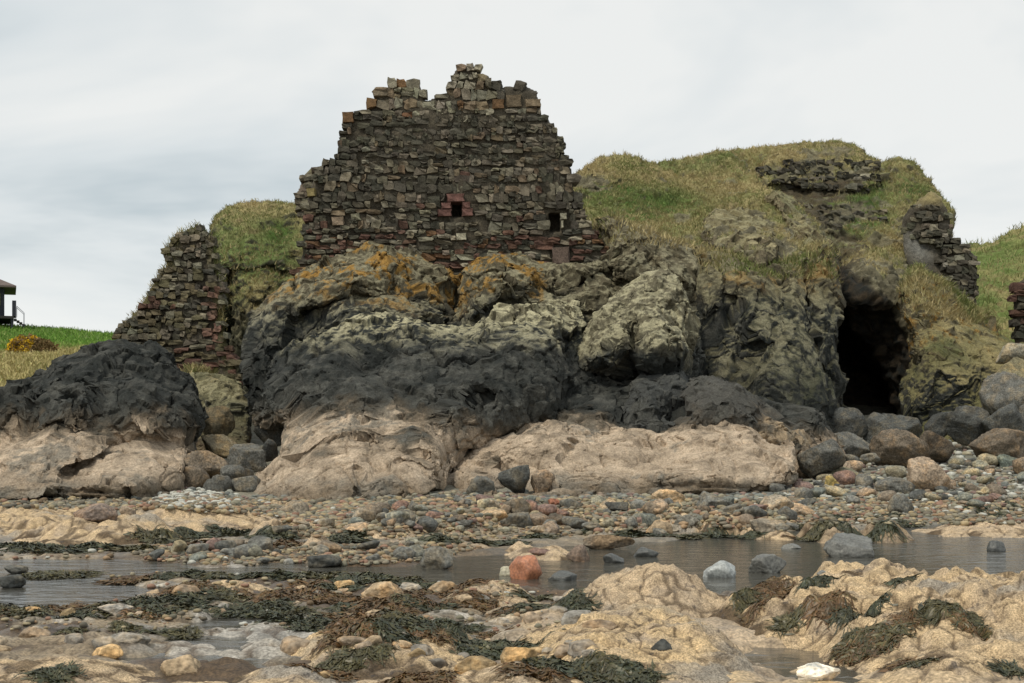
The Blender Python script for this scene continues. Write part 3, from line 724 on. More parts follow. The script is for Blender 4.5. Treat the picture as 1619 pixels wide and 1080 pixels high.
relief('rock_block',
 [(892, 640), (903, 560), (925, 520), (950, 480), (985, 450), (1040, 430), (1085, 448), (1097, 490), (1094, 560), (1088, 625), (1000, 645)],
 [(900, 570, 43.6), (950, 500, 44.2), (1040, 440, 45.5), (1090, 460, 45.6), (1000, 560, 43), (1080, 560, 43.4), (1000, 630, 43.4), (900, 630, 44), (1085, 620, 43.6)],
 [([(905, 575), (950, 508), (985, 480), (1010, 500), (1000, 560), (960, 592)], 1.2, 16), ([(1012, 500), (990, 478), (1050, 455), (1084, 470), (1088, 560), (1050, 604), (1005, 580)], 1.5, 16),
  ([(935, 500), (960, 470), (1000, 450), (1000, 470), (960, 505)], 0.9, 15),
  ([(1000, 455), (1045, 434), (1090, 455), (1092, 480), (1050, 460)], 1.0, 14)],
 [([(900, 600), (960, 600), (1040, 612), (1090, 590)], 0.7, 5), ([(1000, 600), (1008, 540), (985, 480), (1010, 450)], 0.4, 4), ([(1055, 600), (1062, 520), (1050, 450)], 0.3, 3)],
 amp=0.3, owarp=6, crk=0.12, colfn=rockcol(tan=None, black_top=4.3, lich=0.8, lich_h=4.4, upper=np.array([0.15, 0.135, 0.088]), base=BLACK * 1.3), seed=13,
 label='big rounded grey-olive block crusted with pale lichen between outcrop and columns', category='rock')
relief('rock_cliff',
 [(1078, 720), (1086, 440), (1096, 398), (1150, 402), (1200, 425), (1250, 412), (1296, 376), (1314, 398), (1326, 455), (1314, 520), (1328, 590), (1318, 620), (1340, 650), (1345, 720)],
 [(1100, 420, 50.2), (1200, 430, 50.4), (1300, 395, 52), (1100, 600, 48.6), (1200, 520, 49), (1250, 600, 47.8), (1318, 500, 51), (1320, 620, 49), (1200, 690, 46.5), (1335, 700, 48)],
 [([(1170, 540), (1166, 445), (1195, 425), (1225, 450), (1232, 520), (1210, 545)], 1.0, 16),
  ([(1210, 585), (1205, 500), (1245, 492), (1278, 520), (1292, 575), (1260, 595)], 1.2, 18),
  ([(1170, 660), (1195, 585), (1240, 565), (1300, 592), (1328, 640), (1310, 680), (1200, 680)], 1.3, 22),
  ([(1236, 520), (1240, 430), (1262, 410), (1272, 430), (1272, 515)], 0.9, 9),
  ([(1276, 560), (1276, 420), (1298, 380), (1316, 402), (1320, 560), (1300, 590)], 1.0, 12),
  ([(1100, 520), (1098, 420), (1128, 405), (1140, 440), (1135, 500)], 0.8, 12),
  ([(1142, 480), (1145, 410), (1168, 412), (1166, 480)], 0.8, 9)],
 [([(1275, 410), (1275, 520), (1295, 590)], 0.9, 4), ([(1236, 430), (1236, 520), (1215, 550)], 0.8, 4)],
 amp=0.3, squash=0.6, colfn=rockcol(tan=None, black_top=6.8, lich=0.38, lich_h=4.4, orange=0.5, orange_h=7.2, upper=np.array([0.075, 0.066, 0.044]), moss=0.25), seed=14,
 label='dark cliff of stepped upright columns beside the cave mouth', category='cliff')
relief('rock_slab',
 [(690, 806), (700, 745), (728, 700), (800, 684), (870, 658), (900, 652), (925, 680), (960, 690), (1000, 676), (1030, 695), (1085, 668), (1130, 655), (1195, 668), (1215, 698), (1258, 703), (1268, 740), (1264, 762), (1180, 787), (1050, 793), (900, 794), (760, 800)],
 [(730, 795, 34.6), (715, 730, 38.6), (760, 700, 39.6), (900, 792, 34.2), (1050, 791, 34.3), (1180, 785, 34.8), (1262, 760, 35.6), (1255, 708, 37.6), (1190, 675, 39.5), (1085, 672, 39.5), (1000, 682, 39.3), (900, 660, 40), (800, 700, 38.8), (850, 740, 36.8), (1000, 740, 36.6), (1130, 735, 36.4)],
 [([(990, 740), (1075, 705), (1150, 690), (1256, 705), (1267, 745), (1220, 772), (1130, 777), (1040, 768)], 1.0, 22),
  ([(790, 725), (830, 682), (885, 656), (922, 690), (940, 725), (880, 745)], 0.9, 28),
  ([(930, 712), (960, 687), (1000, 673), (1032, 700), (1000, 730)], 0.7, 18),
  ([(1082, 700), (1088, 668), (1130, 655), (1195, 668), (1205, 695), (1150, 692)], 0.7, 14),
  ([(840, 785), (860, 745), (930, 735), (990, 750), (980, 785)], 0.6, 18),
  ([(725, 795), (735, 760), (785, 725), (800, 760), (780, 792)], 0.5, 12)],
 [([(1160, 775), (1165, 740), (1150, 715), (1170, 692)], 0.25, 3), ([(1000, 745), (1060, 720), (1140, 705)], 0.25, 4), ([(1220, 770), (1228, 740)], 0.3, 3), ([(785, 730), (800, 760), (790, 790)], 0.7, 5)],
 amp=0.26, owarp=6, crk=0.14, colfn=rockcol(tan=(2.1, 0.45), base=np.array([0.055, 0.055, 0.05]), tanc=TANC), seed=15, calm=(2.4, 0.28),
 label='wide tan rock slab with a blunt squared end, before the lichen block', category='rock slab')
relief('rock_hump',
 [(-330, 805), (-330, 690), (-150, 665), (-40, 640), (0, 625), (48, 592), (108, 562), (160, 548), (210, 543), (250, 550), (282, 572), (312, 600), (327, 622), (324, 690), (304, 720), (304, 772), (250, 790), (100, 797)],
 [(-330, 800, 33.8), (-330, 700, 37), (-100, 790, 34), (-100, 670, 38.5), (0, 640, 40), (110, 568, 41.5), (210, 548, 42), (310, 605, 42), (322, 680, 40.5), (60, 690, 37.6), (180, 690, 37.8), (100, 785, 34), (250, 785, 34.6), (300, 740, 37), (200, 620, 40)],
 [([(-60, 680), (0, 640), (60, 592), (150, 552), (215, 546), (262, 562), (322, 620), (323, 690), (262, 706), (182, 690), (60, 662)], 1.1, 50),
  ([(40, 668), (95, 612), (150, 580), (168, 640), (120, 672)], 2.2, 22), ([(170, 640), (200, 572), (262, 575), (312, 620), (316, 680), (230, 690)], 1.9, 30), ([(0, 650), (50, 600), (100, 572), (90, 610), (30, 660)], 1.7, 16),
  ([(-40, 725), (20, 692), (110, 668), (187, 672), (190, 702), (150, 732), (60, 748)], 0.8, 28),
  ([(115, 775), (180, 717), (260, 710), (302, 735), (302, 770), (200, 788)], 1.0, 24),
  ([(-80, 790), (0, 748), (100, 748), (128, 772), (60, 795)], 0.8, 20),
  ([(190, 705), (195, 680), (260, 700), (300, 690), (300, 715), (250, 712)], 0.4, 10),
  ([(-330, 780), (-250, 730), (-120, 700), (-60, 740), (-100, 785)], 0.8, 25)],
 [([(110, 745), (150, 735), (190, 705)], 0.5, 5), ([(182, 690), (250, 706), (310, 700)], 0.4, 5)],
 amp=0.32, owarp=9, crk=0.12, colfn=rockcol(tan=(1.75, 0.4), lich=0.5, lich_h=5.4, tanc=TANC), seed=16, fa=1.0, calm=(2.2, 0.28),
 label='black whaleback rock on a pale tan foot below the stump of masonry', category='rock')
relief('boulder',
 [(975, 665), (985, 635), (1005, 606), (1060, 590), (1098, 594), (1100, 665), (1045, 692), (985, 690)],
 [(980, 650, 41.6), (1060, 595, 42.3), (1098, 620, 42.3), (1040, 650, 41.2), (1040, 690, 40.6)],
 [([(982, 650), (1005, 610), (1060, 592), (1094, 600), (1096, 640), (1040, 655)], 0.8, 22), ([(985, 688), (1010, 655), (1060, 655), (1098, 650), (1080, 680), (1040, 690)], 0.6, 14)],
 amp=0.2, owarp=5, crk=0.1, colfn=rockcol(tan=None, base=np.array([0.06, 0.063, 0.06])), seed=17, back=2,
 label='slumped dark grey boulder under the lichen-crusted block', category='boulder')
relief('boulder',
 [(1080, 690), (1088, 605), (1120, 587), (1160, 598), (1188, 622), (1208, 655), (1262, 672), (1300, 695), (1305, 720), (1200, 712)],
 [(1090, 640, 40.5), (1120, 590, 41.3), (1190, 630, 41), (1290, 695, 40.8), (1150, 670, 39.8), (1240, 705, 39.6)],
 [([(1086, 680), (1090, 610), (1120, 590), (1160, 602), (1190, 630), (1205, 660), (1150, 672)], 0.9, 25), ([(1190, 700), (1210, 658), (1262, 675), (1298, 698), (1290, 715)], 0.6, 14)],
 amp=0.2, owarp=5, crk=0.1, colfn=rockcol(tan=(1.7, 0.35), base=np.array([0.07, 0.068, 0.06])), seed=18, back=2,
 label='grey-brown humped boulder perched behind the wide tan slab', category='boulder')
# hill on the right with the cave in its flank
def hillcol(grass_line=6.5, dry=0.5, rock=OLIVE * 1.25, seed2=0, steep=0.1, greens=(), rocks=(), bare=0.0, browns=(), cave=None):
    def fn(c):
        P, N, s = c['P'], c['N'], c['seed']
        n1 = fbm(P * 0.28, s + 70, 4); n2 = fbm(P * 1.3, s + 71, 4); n3 = fbm(P * 5, s + 72, 3)
        g = mixc(GREEN, DRY, np.clip(dry + 1.2 * n1 + 0.7 * n2, 0, 1))
        for (uu, vv, ru, rv) in greens:
            k = np.exp(-(((c['U'] - uu) / ru) ** 2 + ((c['V'] - vv) / rv) ** 2))
            g = mixc(g, np.array([0.075, 0.125, 0.028]), np.clip(k * 1.3 + 0.3 * n2 * k, 0, 1))
        g = mixc(g, BROWN, sstep(0.2, 0.5, n2 + 0.3 * n3) * 0.5)
        r = mixc(rock, rock * 0.4, np.clip(0.4 + n2, 0, 1)); r = mixc(r, LICH, sstep(0.25, 0.5, n3 + 0.3 * n2) * 0.5)
        gm0 = 1 - 0.85 * sstep(0.22, 0.4, fbm(P * 0.7 + 40, s + 75, 4)) * bare
        gm = gm0 * sstep(steep - 0.12, steep + 0.14, N[:, 2] + 0.15 * n2) * sstep(grass_line - 1.2, grass_line + 0.8, P[:, 2] + 1.0 * n1)
        for (uu, vv, ru, rv) in rocks:
            gm = gm * (1 - sstep(0.35, 0.6, np.exp(-(((c['U'] - uu) / ru) ** 2 + ((c['V'] - vv) / rv) ** 2)) * (1 + 0.9 * n2 + 0.9 * n3)))
        for (uu, vv, ru, rv) in browns:
            k = sstep(0.3, 0.6, np.exp(-(((c['U'] - uu) / ru) ** 2 + ((c['V'] - vv) / rv) ** 2)) * (1 + 0.8 * n2 + 0.6 * n3))
            r = mixc(r, mixc(BROWN * 0.55, OLIVE * 0.6, np.clip(0.4 + n3, 0, 1)), k); gm = gm * (1 - 0.85 * k)
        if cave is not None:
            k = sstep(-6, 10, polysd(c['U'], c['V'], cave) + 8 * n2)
            r = mixc(r, mixc(BLACK * 0.7, BROWN * 0.6, np.clip(0.3 + n3, 0, 1)), k); gm = gm * (1 - k)  # dark wet rock inside; shade on the lintel is painted into the colour
        c['grass'] = gm
        return mixc(r, g, gm)
    return fn
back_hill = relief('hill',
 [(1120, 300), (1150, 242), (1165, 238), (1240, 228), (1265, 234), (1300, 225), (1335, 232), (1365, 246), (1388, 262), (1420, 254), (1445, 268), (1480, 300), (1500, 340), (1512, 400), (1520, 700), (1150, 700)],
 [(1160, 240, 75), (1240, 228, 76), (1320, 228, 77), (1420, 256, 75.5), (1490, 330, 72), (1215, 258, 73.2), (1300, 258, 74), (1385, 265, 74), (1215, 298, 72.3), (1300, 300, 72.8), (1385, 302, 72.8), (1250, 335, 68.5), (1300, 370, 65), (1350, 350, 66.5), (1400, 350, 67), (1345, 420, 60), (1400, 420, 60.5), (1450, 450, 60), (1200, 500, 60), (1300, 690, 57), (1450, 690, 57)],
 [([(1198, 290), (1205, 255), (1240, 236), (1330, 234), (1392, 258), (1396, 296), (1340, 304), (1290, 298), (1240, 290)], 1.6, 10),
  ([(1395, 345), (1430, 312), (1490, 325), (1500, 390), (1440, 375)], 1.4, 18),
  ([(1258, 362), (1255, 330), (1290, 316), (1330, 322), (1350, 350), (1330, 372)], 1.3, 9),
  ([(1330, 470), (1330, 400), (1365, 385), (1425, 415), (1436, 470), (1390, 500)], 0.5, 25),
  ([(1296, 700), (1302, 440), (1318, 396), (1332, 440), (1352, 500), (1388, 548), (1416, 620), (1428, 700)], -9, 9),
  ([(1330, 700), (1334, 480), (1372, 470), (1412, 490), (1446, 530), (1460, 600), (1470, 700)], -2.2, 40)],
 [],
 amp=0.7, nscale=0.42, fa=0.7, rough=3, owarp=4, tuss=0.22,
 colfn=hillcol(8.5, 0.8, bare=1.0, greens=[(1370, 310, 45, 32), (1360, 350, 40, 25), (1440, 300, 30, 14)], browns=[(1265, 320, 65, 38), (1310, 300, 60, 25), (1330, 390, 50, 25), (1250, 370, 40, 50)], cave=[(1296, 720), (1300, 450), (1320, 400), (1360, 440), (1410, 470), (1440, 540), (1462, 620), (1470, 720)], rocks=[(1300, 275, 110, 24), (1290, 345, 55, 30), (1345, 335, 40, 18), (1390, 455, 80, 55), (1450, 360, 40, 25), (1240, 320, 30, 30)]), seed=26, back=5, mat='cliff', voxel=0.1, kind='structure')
hill = relief('hill',
 [(885, 320), (905, 272), (930, 255), (955, 248), (990, 250), (1030, 268), (1064, 263), (1076, 256), (1130, 246), (1165, 240), (1185, 262), (1212, 290), (1240, 312), (1268, 345), (1296, 372), (1316, 402), (1324, 450), (1322, 700), (1050, 700), (895, 500)],
 [(920, 262, 64), (990, 250, 66), (1070, 258, 68), (1130, 248, 69), (1165, 245, 69), (1210, 295, 63.5), (1250, 335, 59.5), (1300, 385, 54.8), (1320, 450, 53.5), (910, 330, 59.5), (950, 330, 59.8), (1050, 320, 60.5), (1120, 325, 60), (1180, 330, 58.5), (960, 370, 55.2), (1050, 375, 54.4), (1130, 385, 53.6), (1150, 405, 52.6), (1250, 405, 53), (1300, 600, 51.5), (1000, 600, 54)],
 [([(905, 305), (928, 258), (960, 249), (995, 256), (1012, 285), (950, 300)], 1.3, 25),
  ([(1050, 300), (1075, 258), (1130, 250), (1160, 246), (1190, 290), (1120, 300)], 0.8, 25),
  ([(1108, 352), (1130, 328), (1175, 332), (1234, 385), (1200, 414), (1130, 384)], 1.5, 10),
  ([(1170, 330), (1195, 285), (1240, 320), (1290, 372), (1312, 402), (1316, 440), (1240, 400)], 1.1, 22),
  ([(1010, 388), (1040, 368), (1100, 372), (1120, 392)], 0.9, 8),
  ([(1230, 440), (1232, 395), (1262, 385), (1300, 400), (1312, 440)], 0.9, 10),
  ([(950, 372), (960, 352), (1000, 352), (1010, 372)], 0.7, 7)],
 [],
 amp=0.7, nscale=0.42, fa=0.7, rough=3, owarp=4, tuss=0.22,
 colfn=hillcol(7.2, 0.85, bare=1.0, greens=[(1030, 318, 80, 18), (970, 300, 50, 14), (1000, 340, 60, 10)], rocks=[(1165, 358, 62, 26), (1215, 395, 50, 26), (1265, 350, 30, 26), (1290, 425, 36, 45), (1110, 398, 80, 14), (980, 365, 55, 14), (1060, 380, 60, 10), (940, 290, 30, 14)]), seed=21, back=5, voxel=0.085, mat='cliff', kind='structure')
relief('rock_outcrop',
 [(1104, 362), (1118, 338), (1140, 324), (1176, 330), (1205, 352), (1240, 386), (1228, 412), (1196, 424), (1150, 404), (1122, 390)],
 [(k_[0], k_[1], float(depth_of(ob_ctx[hill.name], [k_[0]], [k_[1]])[0]) - 0.25) for k_ in [(1110, 355, 57.3), (1150, 330, 58), (1200, 352, 57.2), (1235, 392, 54.6), (1190, 415, 53.4), (1130, 390, 55.0), (1170, 370, 55.6)]],
 [([(1108, 362), (1120, 340), (1142, 328), (1165, 336), (1160, 362), (1130, 376)], 0.7, 9), ([(1166, 372), (1172, 338), (1204, 356), (1214, 380), (1190, 392)], 0.7, 9), ([(1190, 418), (1194, 396), (1222, 384), (1238, 392), (1226, 410)], 0.6, 8)],
 [], amp=0.25, rough=5, owarp=6, crk=0.1, colfn=rockcol(tan=None, black_top=3, lich=0.6, lich_h=5, upper=np.array([0.15, 0.125, 0.08]), moss=0.45), seed=27, back=2.5,
 label='knobbly brown rocks breaking through the grass of the spur', category='rock outcrop')
relief('rock_outcrop',
 [(1210, 318), (1226, 300), (1250, 318), (1276, 346), (1300, 374), (1318, 404), (1324, 470), (1300, 470), (1280, 420), (1250, 372)],
 [(k_[0], k_[1], float(depth_of(ob_ctx[hill.name], [k_[0]], [k_[1]])[0]) - 0.25) for k_ in [(1215, 312, 61.6), (1250, 330, 59.2), (1280, 370, 55.6), (1315, 410, 53.2), (1310, 465, 52.4), (1270, 380, 55.6)]],
 [([(1214, 318), (1228, 303), (1250, 322), (1262, 350), (1245, 360)], 0.6, 8), ([(1262, 372), (1276, 348), (1300, 376), (1310, 400), (1290, 412)], 0.6, 9), ([(1296, 440), (1300, 408), (1318, 408), (1322, 462), (1304, 466)], 0.6, 8)],
 [], amp=0.25, rough=5, owarp=6, crk=0.1, colfn=rockcol(tan=None, black_top=3, lich=0.8, lich_h=5, upper=np.array([0.2, 0.165, 0.1]), moss=0.6), seed=28, back=2.5,
 label='pale stony rib running down the edge of the spur towards the cave', category='rock outcrop')
relief('rock_buttress',
 [(1440, 715), (1428, 650), (1444, 590), (1432, 530), (1420, 480), (1432, 432), (1446, 415), (1470, 438), (1510, 468), (1545, 498), (1590, 535), (1630, 550), (1720, 565), (1900, 590), (1900, 715)],
 [(1420, 600, 53.5), (1430, 440, 55.5), (1500, 470, 55.5), (1590, 540, 54.5), (1460, 560, 52.8), (1550, 600, 51.5), (1650, 600, 51), (1450, 690, 50.5), (1600, 700, 48.5), (1720, 570, 54), (1900, 600, 52), (1900, 700, 47)],
 [([(1422, 560), (1426, 450), (1460, 440), (1480, 480), (1462, 560)], 0.8, 18),
  ([(1440, 660), (1450, 540), (1490, 510), (1560, 530), (1590, 560), (1560, 600), (1490, 640)], 1.2, 30),
  ([(1455, 640), (1465, 595), (1500, 585), (1508, 610), (1490, 640)], 0.8, 14),
  ([(1540, 580), (1560, 560), (1610, 570), (1600, 600), (1555, 600)], 0.9, 12),
  ([(1575, 660), (1580, 605), (1640, 590), (1720, 600), (1700, 660)], 1.0, 20)],
 [([(1440, 560), (1450, 640), (1440, 690)], 0.6, 5), ([(1540, 540), (1545, 640)], 0.5, 4)],
 amp=0.35, colfn=rockcol(tan=None, black_top=4.4, lich=0.4, lich_h=6, orange=0.9, orange_h=5.2, upper=np.array([0.15, 0.13, 0.08]), moss=0.8), seed=22, back=4,
 label='lichen-stained buttress with a grassy top forming the right jamb of the cave', category='rock buttress')
relief('far_slope',
 [(1470, 480), (1515, 392), (1535, 388), (1565, 386), (1590, 372), (1610, 358), (1640, 345), (1700, 332), (1850, 330), (2000, 325), (2000, 700), (1470, 700)],
 [(1530, 388, 98), (1590, 372, 100), (1700, 330, 98), (1530, 450, 82), (1530, 530, 70), (1700, 450, 80), (1700, 560, 64), (2000, 330, 95), (2000, 600, 62), (1480, 600, 68)],
 [([(1560, 392), (1590, 374), (1640, 348), (1760, 335), (1760, 385), (1640, 388)], 2.0, 15)],
 amp=0.5, nscale=0.35, fa=0, tuss=0.25, colfn=hillcol(3.0, 0.30, steep=-0.5), seed=23, voxel=0.16, back=6, mat='field', kind='structure')
relief('grassy_bank',
 [(326, 380), (338, 345), (352, 332), (380, 322), (430, 320), (480, 326), (510, 330), (510, 720), (330, 720)],
 [(345, 340, 65), (430, 322, 66), (490, 328, 66), (400, 420, 60.5), (480, 430, 60.5), (340, 420, 60.5), (400, 440, 60), (400, 600, 58.5), (480, 600, 58)],
 [([(332, 422), (345, 340), (430, 320), (505, 328), (505, 432), (420, 424)], 1.0, 14), ([(395, 600), (392, 440), (420, 432), (425, 600)], 0.6, 10)],
 [([(360, 440), (365, 600)], 1.5, 8)],
 amp=0.4, fa=0.8, tuss=0.2, colfn=hillcol(7.5, 0.45, rock=np.array([0.085, 0.085, 0.055]), steep=0.14, greens=[(440, 370, 30, 25)]), seed=24, voxel=0.08, back=5, mat='cliff',
 label='dome of rough grass over a shaded rock face behind the masonry stump', category='grassy bank')
relief('rock_ledge',
 [(285, 660), (262, 612), (300, 594), (345, 590), (380, 598), (402, 640), (400, 720), (310, 720)],
 [(290, 570, 51.5), (340, 560, 52), (390, 600, 51.5), (340, 640, 49.5), (350, 710, 47), (400, 690, 47.5)],
 [([(300, 640), (318, 602), (350, 598), (365, 625), (340, 650)], 0.6, 14), ([(345, 650), (362, 605), (385, 603), (398, 640), (370, 660)], 0.6, 12)],
 [], amp=0.25, colfn=rockcol(tan=(1.6, 0.3), black_top=3.6, lich=0.6, lich_h=3.0, orange=1.0, orange_h=4.2, moss=0.4), seed=25, back=3,
 label='orange-lichened ledge at the foot of the masonry stump', category='rock')

# ------------------------------------------------------------------ masonry
def stone_mesh(k):
    r = np.random.default_rng(500 + k)
    g = [-1, 0, 1]; verts = {}; vl = []
    def vid(p):
        if p not in verts: verts[p] = len(vl); vl.append(p)
        return verts[p]
    quads = []
    for ax in range(3):
        for s in (-1, 1):
            for i in range(2):
                for j in range(2):
                    cs = [(g[i], g[j]), (g[i + 1], g[j]), (g[i + 1], g[j + 1]), (g[i], g[j + 1])]
                    if s < 0: cs = cs[::-1]
                    q = []
                    for a, b in cs:
                        p = [0, 0, 0]; p[ax] = s; p[(ax + 1) % 3] = a; p[(ax + 2) % 3] = b
                        q.append(vid(tuple(p)))
                    quads.append(q)
    v = np.array(vl, float)
    sp = v / np.linalg.norm(v, axis=1, keepdims=True) * 1.18
    sp[:, 1] = v[:, 1] * 0.97
    rd = 0.12 + 0.26 * r.random(); v = v * (1 - rd) + sp * rd
    v *= 0.5
    v += r.normal(0, 0.065, v.shape)
    v[:, 0] += v[:, 2] * r.normal(0, 0.12); v[:, 2] *= 1 + v[:, 0] * r.normal(0, 0.25)
    return v, np.array(quads)
STONES = [stone_mesh(k) for k in range(20)]
_v, _q = STONES[0]
_b = np.sign(np.round(stone_mesh(0)[0] * 2.2)) * 0.5; _b = _b * 0.95 + np.random.default_rng(3).normal(0, 0.03, _b.shape)
STONES.append((_b, _q))
STONE_ME = []
for k, (v, q) in enumerate(STONES):
    me = mesh_np('stone', v, q, smooth=False); me.materials.append(M['stone']); STONE_ME.append(me)

def masonry(parent, outline, Yf, rowfn, colfn_, holes=(), specials=(), seed=1, limit=300, inset=2.0, depth=0.55, skip=0.03, vj=1.2):
    r = np.random.default_rng(seed)
    o = np.asarray(outline, float)
    rec = []
    v = o[:, 1].max() + 4
    occ = [s[:4] for s in specials]
    while v > o[:, 1].min() - 6:
        rh, wmin, wmax = rowfn(v, r)
        v -= rh
        u = o[:, 0].min() - 8 - r.random() * 20
        ph = r.random() * 9
        while u < o[:, 0].max() + 8:
            w = 0.92 * (wmin + (wmax - wmin) * r.random() ** 1.6)
            split = 2 if (rh > 11 and r.random() < 0.22) else 1
            for sp in range(split):
                h = rh / split
                uc = u + w / 2; vc = v + rh / 2 - (h / 2 if split == 2 else 0) + sp * h + 2.2 * math.sin(uc / 60 + ph) + r.normal(0, vj)
                rec.append((uc, vc, w * (0.88 + 0.16 * r.random()), h * (0.76 + 0.32 * r.random())))
            u += w
    A = np.array(rec)
    A = A[polysd(A[:, 0], A[:, 1], outline) > inset]
    for (a, b, c_, d) in list(holes) + occ:
        A = A[~((A[:, 0] + A[:, 2] * 0.42 > a) & (A[:, 0] - A[:, 2] * 0.42 < c_) & (A[:, 1] + A[:, 3] * 0.42 > b) & (A[:, 1] - A[:, 3] * 0.42 < d))]
    A = A[r.random(len(A)) > skip]
    C = np.array([colfn_(a, r) for a in A])
    if specials:
        A = np.concatenate([A, [((s[0] + s[2]) / 2, (s[1] + s[3]) / 2, s[2] - s[0], s[3] - s[1]) for s in specials]])
        C = np.concatenate([C, [s[4] for s in specials]])
    n = len(A); Y = Yf(A[:, 0], A[:, 1])
    area = A[:, 2] * A[:, 3]
    if specials: area[-len(specials):] = 1e6
    order = np.argsort(-area)
    sv, sq, scl, base = [], [], [], 0
    for rank, i in enumerate(order):
        u, v_, w, h = A[i]
        D = depth * (0.8 + 0.4 * r.random())
        y = Y[i] - 0.07 * r.random() + D / 2
        spec = specials and i >= n - len(specials)
        if spec: y = Y[i] - 0.12 + D / 2
        loc = ray(u, v_, Y[i]); loc[1] = y
        scl_ = np.array([w / F * Y[i], D, h / F * Y[i]]) * (1.03 if not spec else 1.0)
        a = r.normal(0, 0.05) if not spec else 0.0
        k = int(r.integers(20))
        if spec: k = 20
        if rank < limit:
            ob = bpy.data.objects.new('stone', STONE_ME[k]); col_.objects.link(ob)
            ob.location = loc; ob.scale = scl_; ob.rotation_euler = (r.normal(0, 0.05), a, r.normal(0, 0.06))
            ob.color = (*np.clip(C[i], 0, 1), 1); ob.parent = parent
        else:
            vv = STONES[k][0] * scl_; ca, sa = math.cos(a), math.sin(a)
            vv = np.stack([vv[:, 0] * ca + vv[:, 2] * sa, vv[:, 1], -vv[:, 0] * sa + vv[:, 2] * ca], 1) + loc
            sv.append(vv); sq.append(STONES[k][1] + base); base += len(vv); scl.append(np.repeat(C[i][None], len(vv), 0))
    if sv:
        me = mesh_np('small_stones', np.concatenate(sv), np.concatenate(sq), None, np.concatenate(scl), False)
        link('small_stones', me, M['stone_attr'], parent, kind='stuff')
    return n
MORT = np.array([0.055, 0.047, 0.033])
def corecol(c):
    P, s = c['P'], c['seed']
    n = fbm(P * 2.5, s, 4)
    return mixc(MORT, MORT * 2.0, np.clip(0.3 + n, 0, 1))
def jitter(c, r, a=0.14):
    return 0.86 * np.asarray(c) * (1 + r.normal(0, a)) * (1 + r.normal(0, 0.025, 3))

WALL = [(462, 452), (466, 430), (472, 400), (478, 345), (480, 312), (492, 275), (512, 255), (530, 248), (532, 207), (541, 203), (540, 175), (578, 170), (586, 155), (602, 135), (625, 127), (652, 125), (660, 132), (672, 140), (676, 153), (700, 144), (711, 135), (712, 108), (738, 99), (757, 103), (768, 120), (786, 132), (830, 130), (856, 140), (858, 180), (872, 187), (886, 205), (896, 245), (908, 262), (913, 300), (922, 325), (934, 345), (950, 372), (972, 402), (960, 420), (900, 445), (720, 440), (620, 420), (540, 428), (480, 450)]
def wall_Y(u, v): return 50.0 + (400 - np.asarray(v, float)) * 0.0012
wall = bpy.data.objects.new('ruined_wall', None); col_.objects.link(wall)
wall['label'] = 'tall ragged ruined castle wall of rubble stone with a small red-framed opening'; wall['category'] = 'ruined wall'
HOLES = [(714, 320, 730, 343), (868, 338, 885, 366)]
relief('wall_core', WALL, [(470, 420, 50.08), (700, 100, 50.42), (900, 250, 50.22), (950, 400, 50.08), (600, 300, 50.19), (800, 300, 50.19)],
 [([(a - 1, b - 1), (c_ + 1, b - 1), (c_ + 1, d + 1), (a - 1, d + 1)], -1.0, 3) for a, b, c_, d in HOLES], warp=0.0, voxel=0, rough=2.0, step=2.5, inset=6, amp=0.05, 
 fa=0.2, colfn=corecol, back=1.3, mat='core', seed=31, parent=wall)
def wall_rows(v, r):
    if v > 376: return 6.5 + 3.5 * r.random(), 9, 30
    if v > 335: return (7 if r.random() < 0.45 else 11.5) + 3 * r.random(), 8, 24
    if v > 262: return 10.5 + 5 * r.random(), 8, 24
    if v > 180: return 8 + 4 * r.random(), 7, 23
    if v > 140: return 12 + 6 * r.random(), 10, 24
    return 8.5 + 4 * r.random(), 8, 20
GR = np.array([0.180, 0.160, 0.115]); DG = np.array([0.082, 0.076, 0.056]); PG = np.array([0.28, 0.262, 0.192]); TB = np.array([0.20, 0.155, 0.10])
RD = np.array([0.125, 0.072, 0.052]); OR_ = np.array([0.22, 0.13, 0.065])
def wall_col(a, r):
    u, v, w, h = a; x = r.random()
    if v > 372 or (v > 340 and r.random() < 0.35) or (u < 500 and v > 360):
        return jitter(RD if x < 0.38 else OR_ * 0.7 if x < 0.5 else DG if x < 0.75 else GR if x < 0.88 else PG, r)
    if v < 182: return jitter(PG if x < 0.38 else GR if x < 0.62 else TB if x < 0.82 else OR_ * 0.8 if x < 0.9 else DG, r)
    if v < 265: return jitter(DG if x < 0.6 else GR * 0.8 if x < 0.86 else TB * 0.7 if x < 0.95 else PG * 0.8, r)
    return jitter(DG if x < 0.45 else GR * 0.85 if x < 0.75 else GR * 1.25 if x < 0.9 else TB * 0.8 if x < 0.98 else RD, r)
RED2 = np.array([0.15, 0.078, 0.064])
SPEC = [(706, 307, 736, 320, RED2), (698, 321, 714, 330.5, RED2 * 1.15), (691, 331, 714, 342, RED2 * 0.9), (730, 320, 743, 330, RED2), (730, 330, 748, 342, RED2 * 1.1),
        (873, 390, 902, 418, np.array([0.12, 0.088, 0.07])), (886, 338, 897, 348, PG), (887, 350, 891, 362, PG * 1.1), (721, 369, 738, 380, PG * 1.2),
        (541, 177, 560, 194, OR_ * 0.7), (486, 298, 500, 311, np.array([0.22, 0.18, 0.08])), (525, 342, 545, 356, np.array([0.26, 0.2, 0.14])), (778, 157, 797, 172, OR_ * 0.7), (800, 150, 826, 170, TB * 0.7), (830, 158, 856, 170, TB)]
masonry(wall, WALL, wall_Y, wall_rows, wall_col, HOLES, SPEC, seed=41)

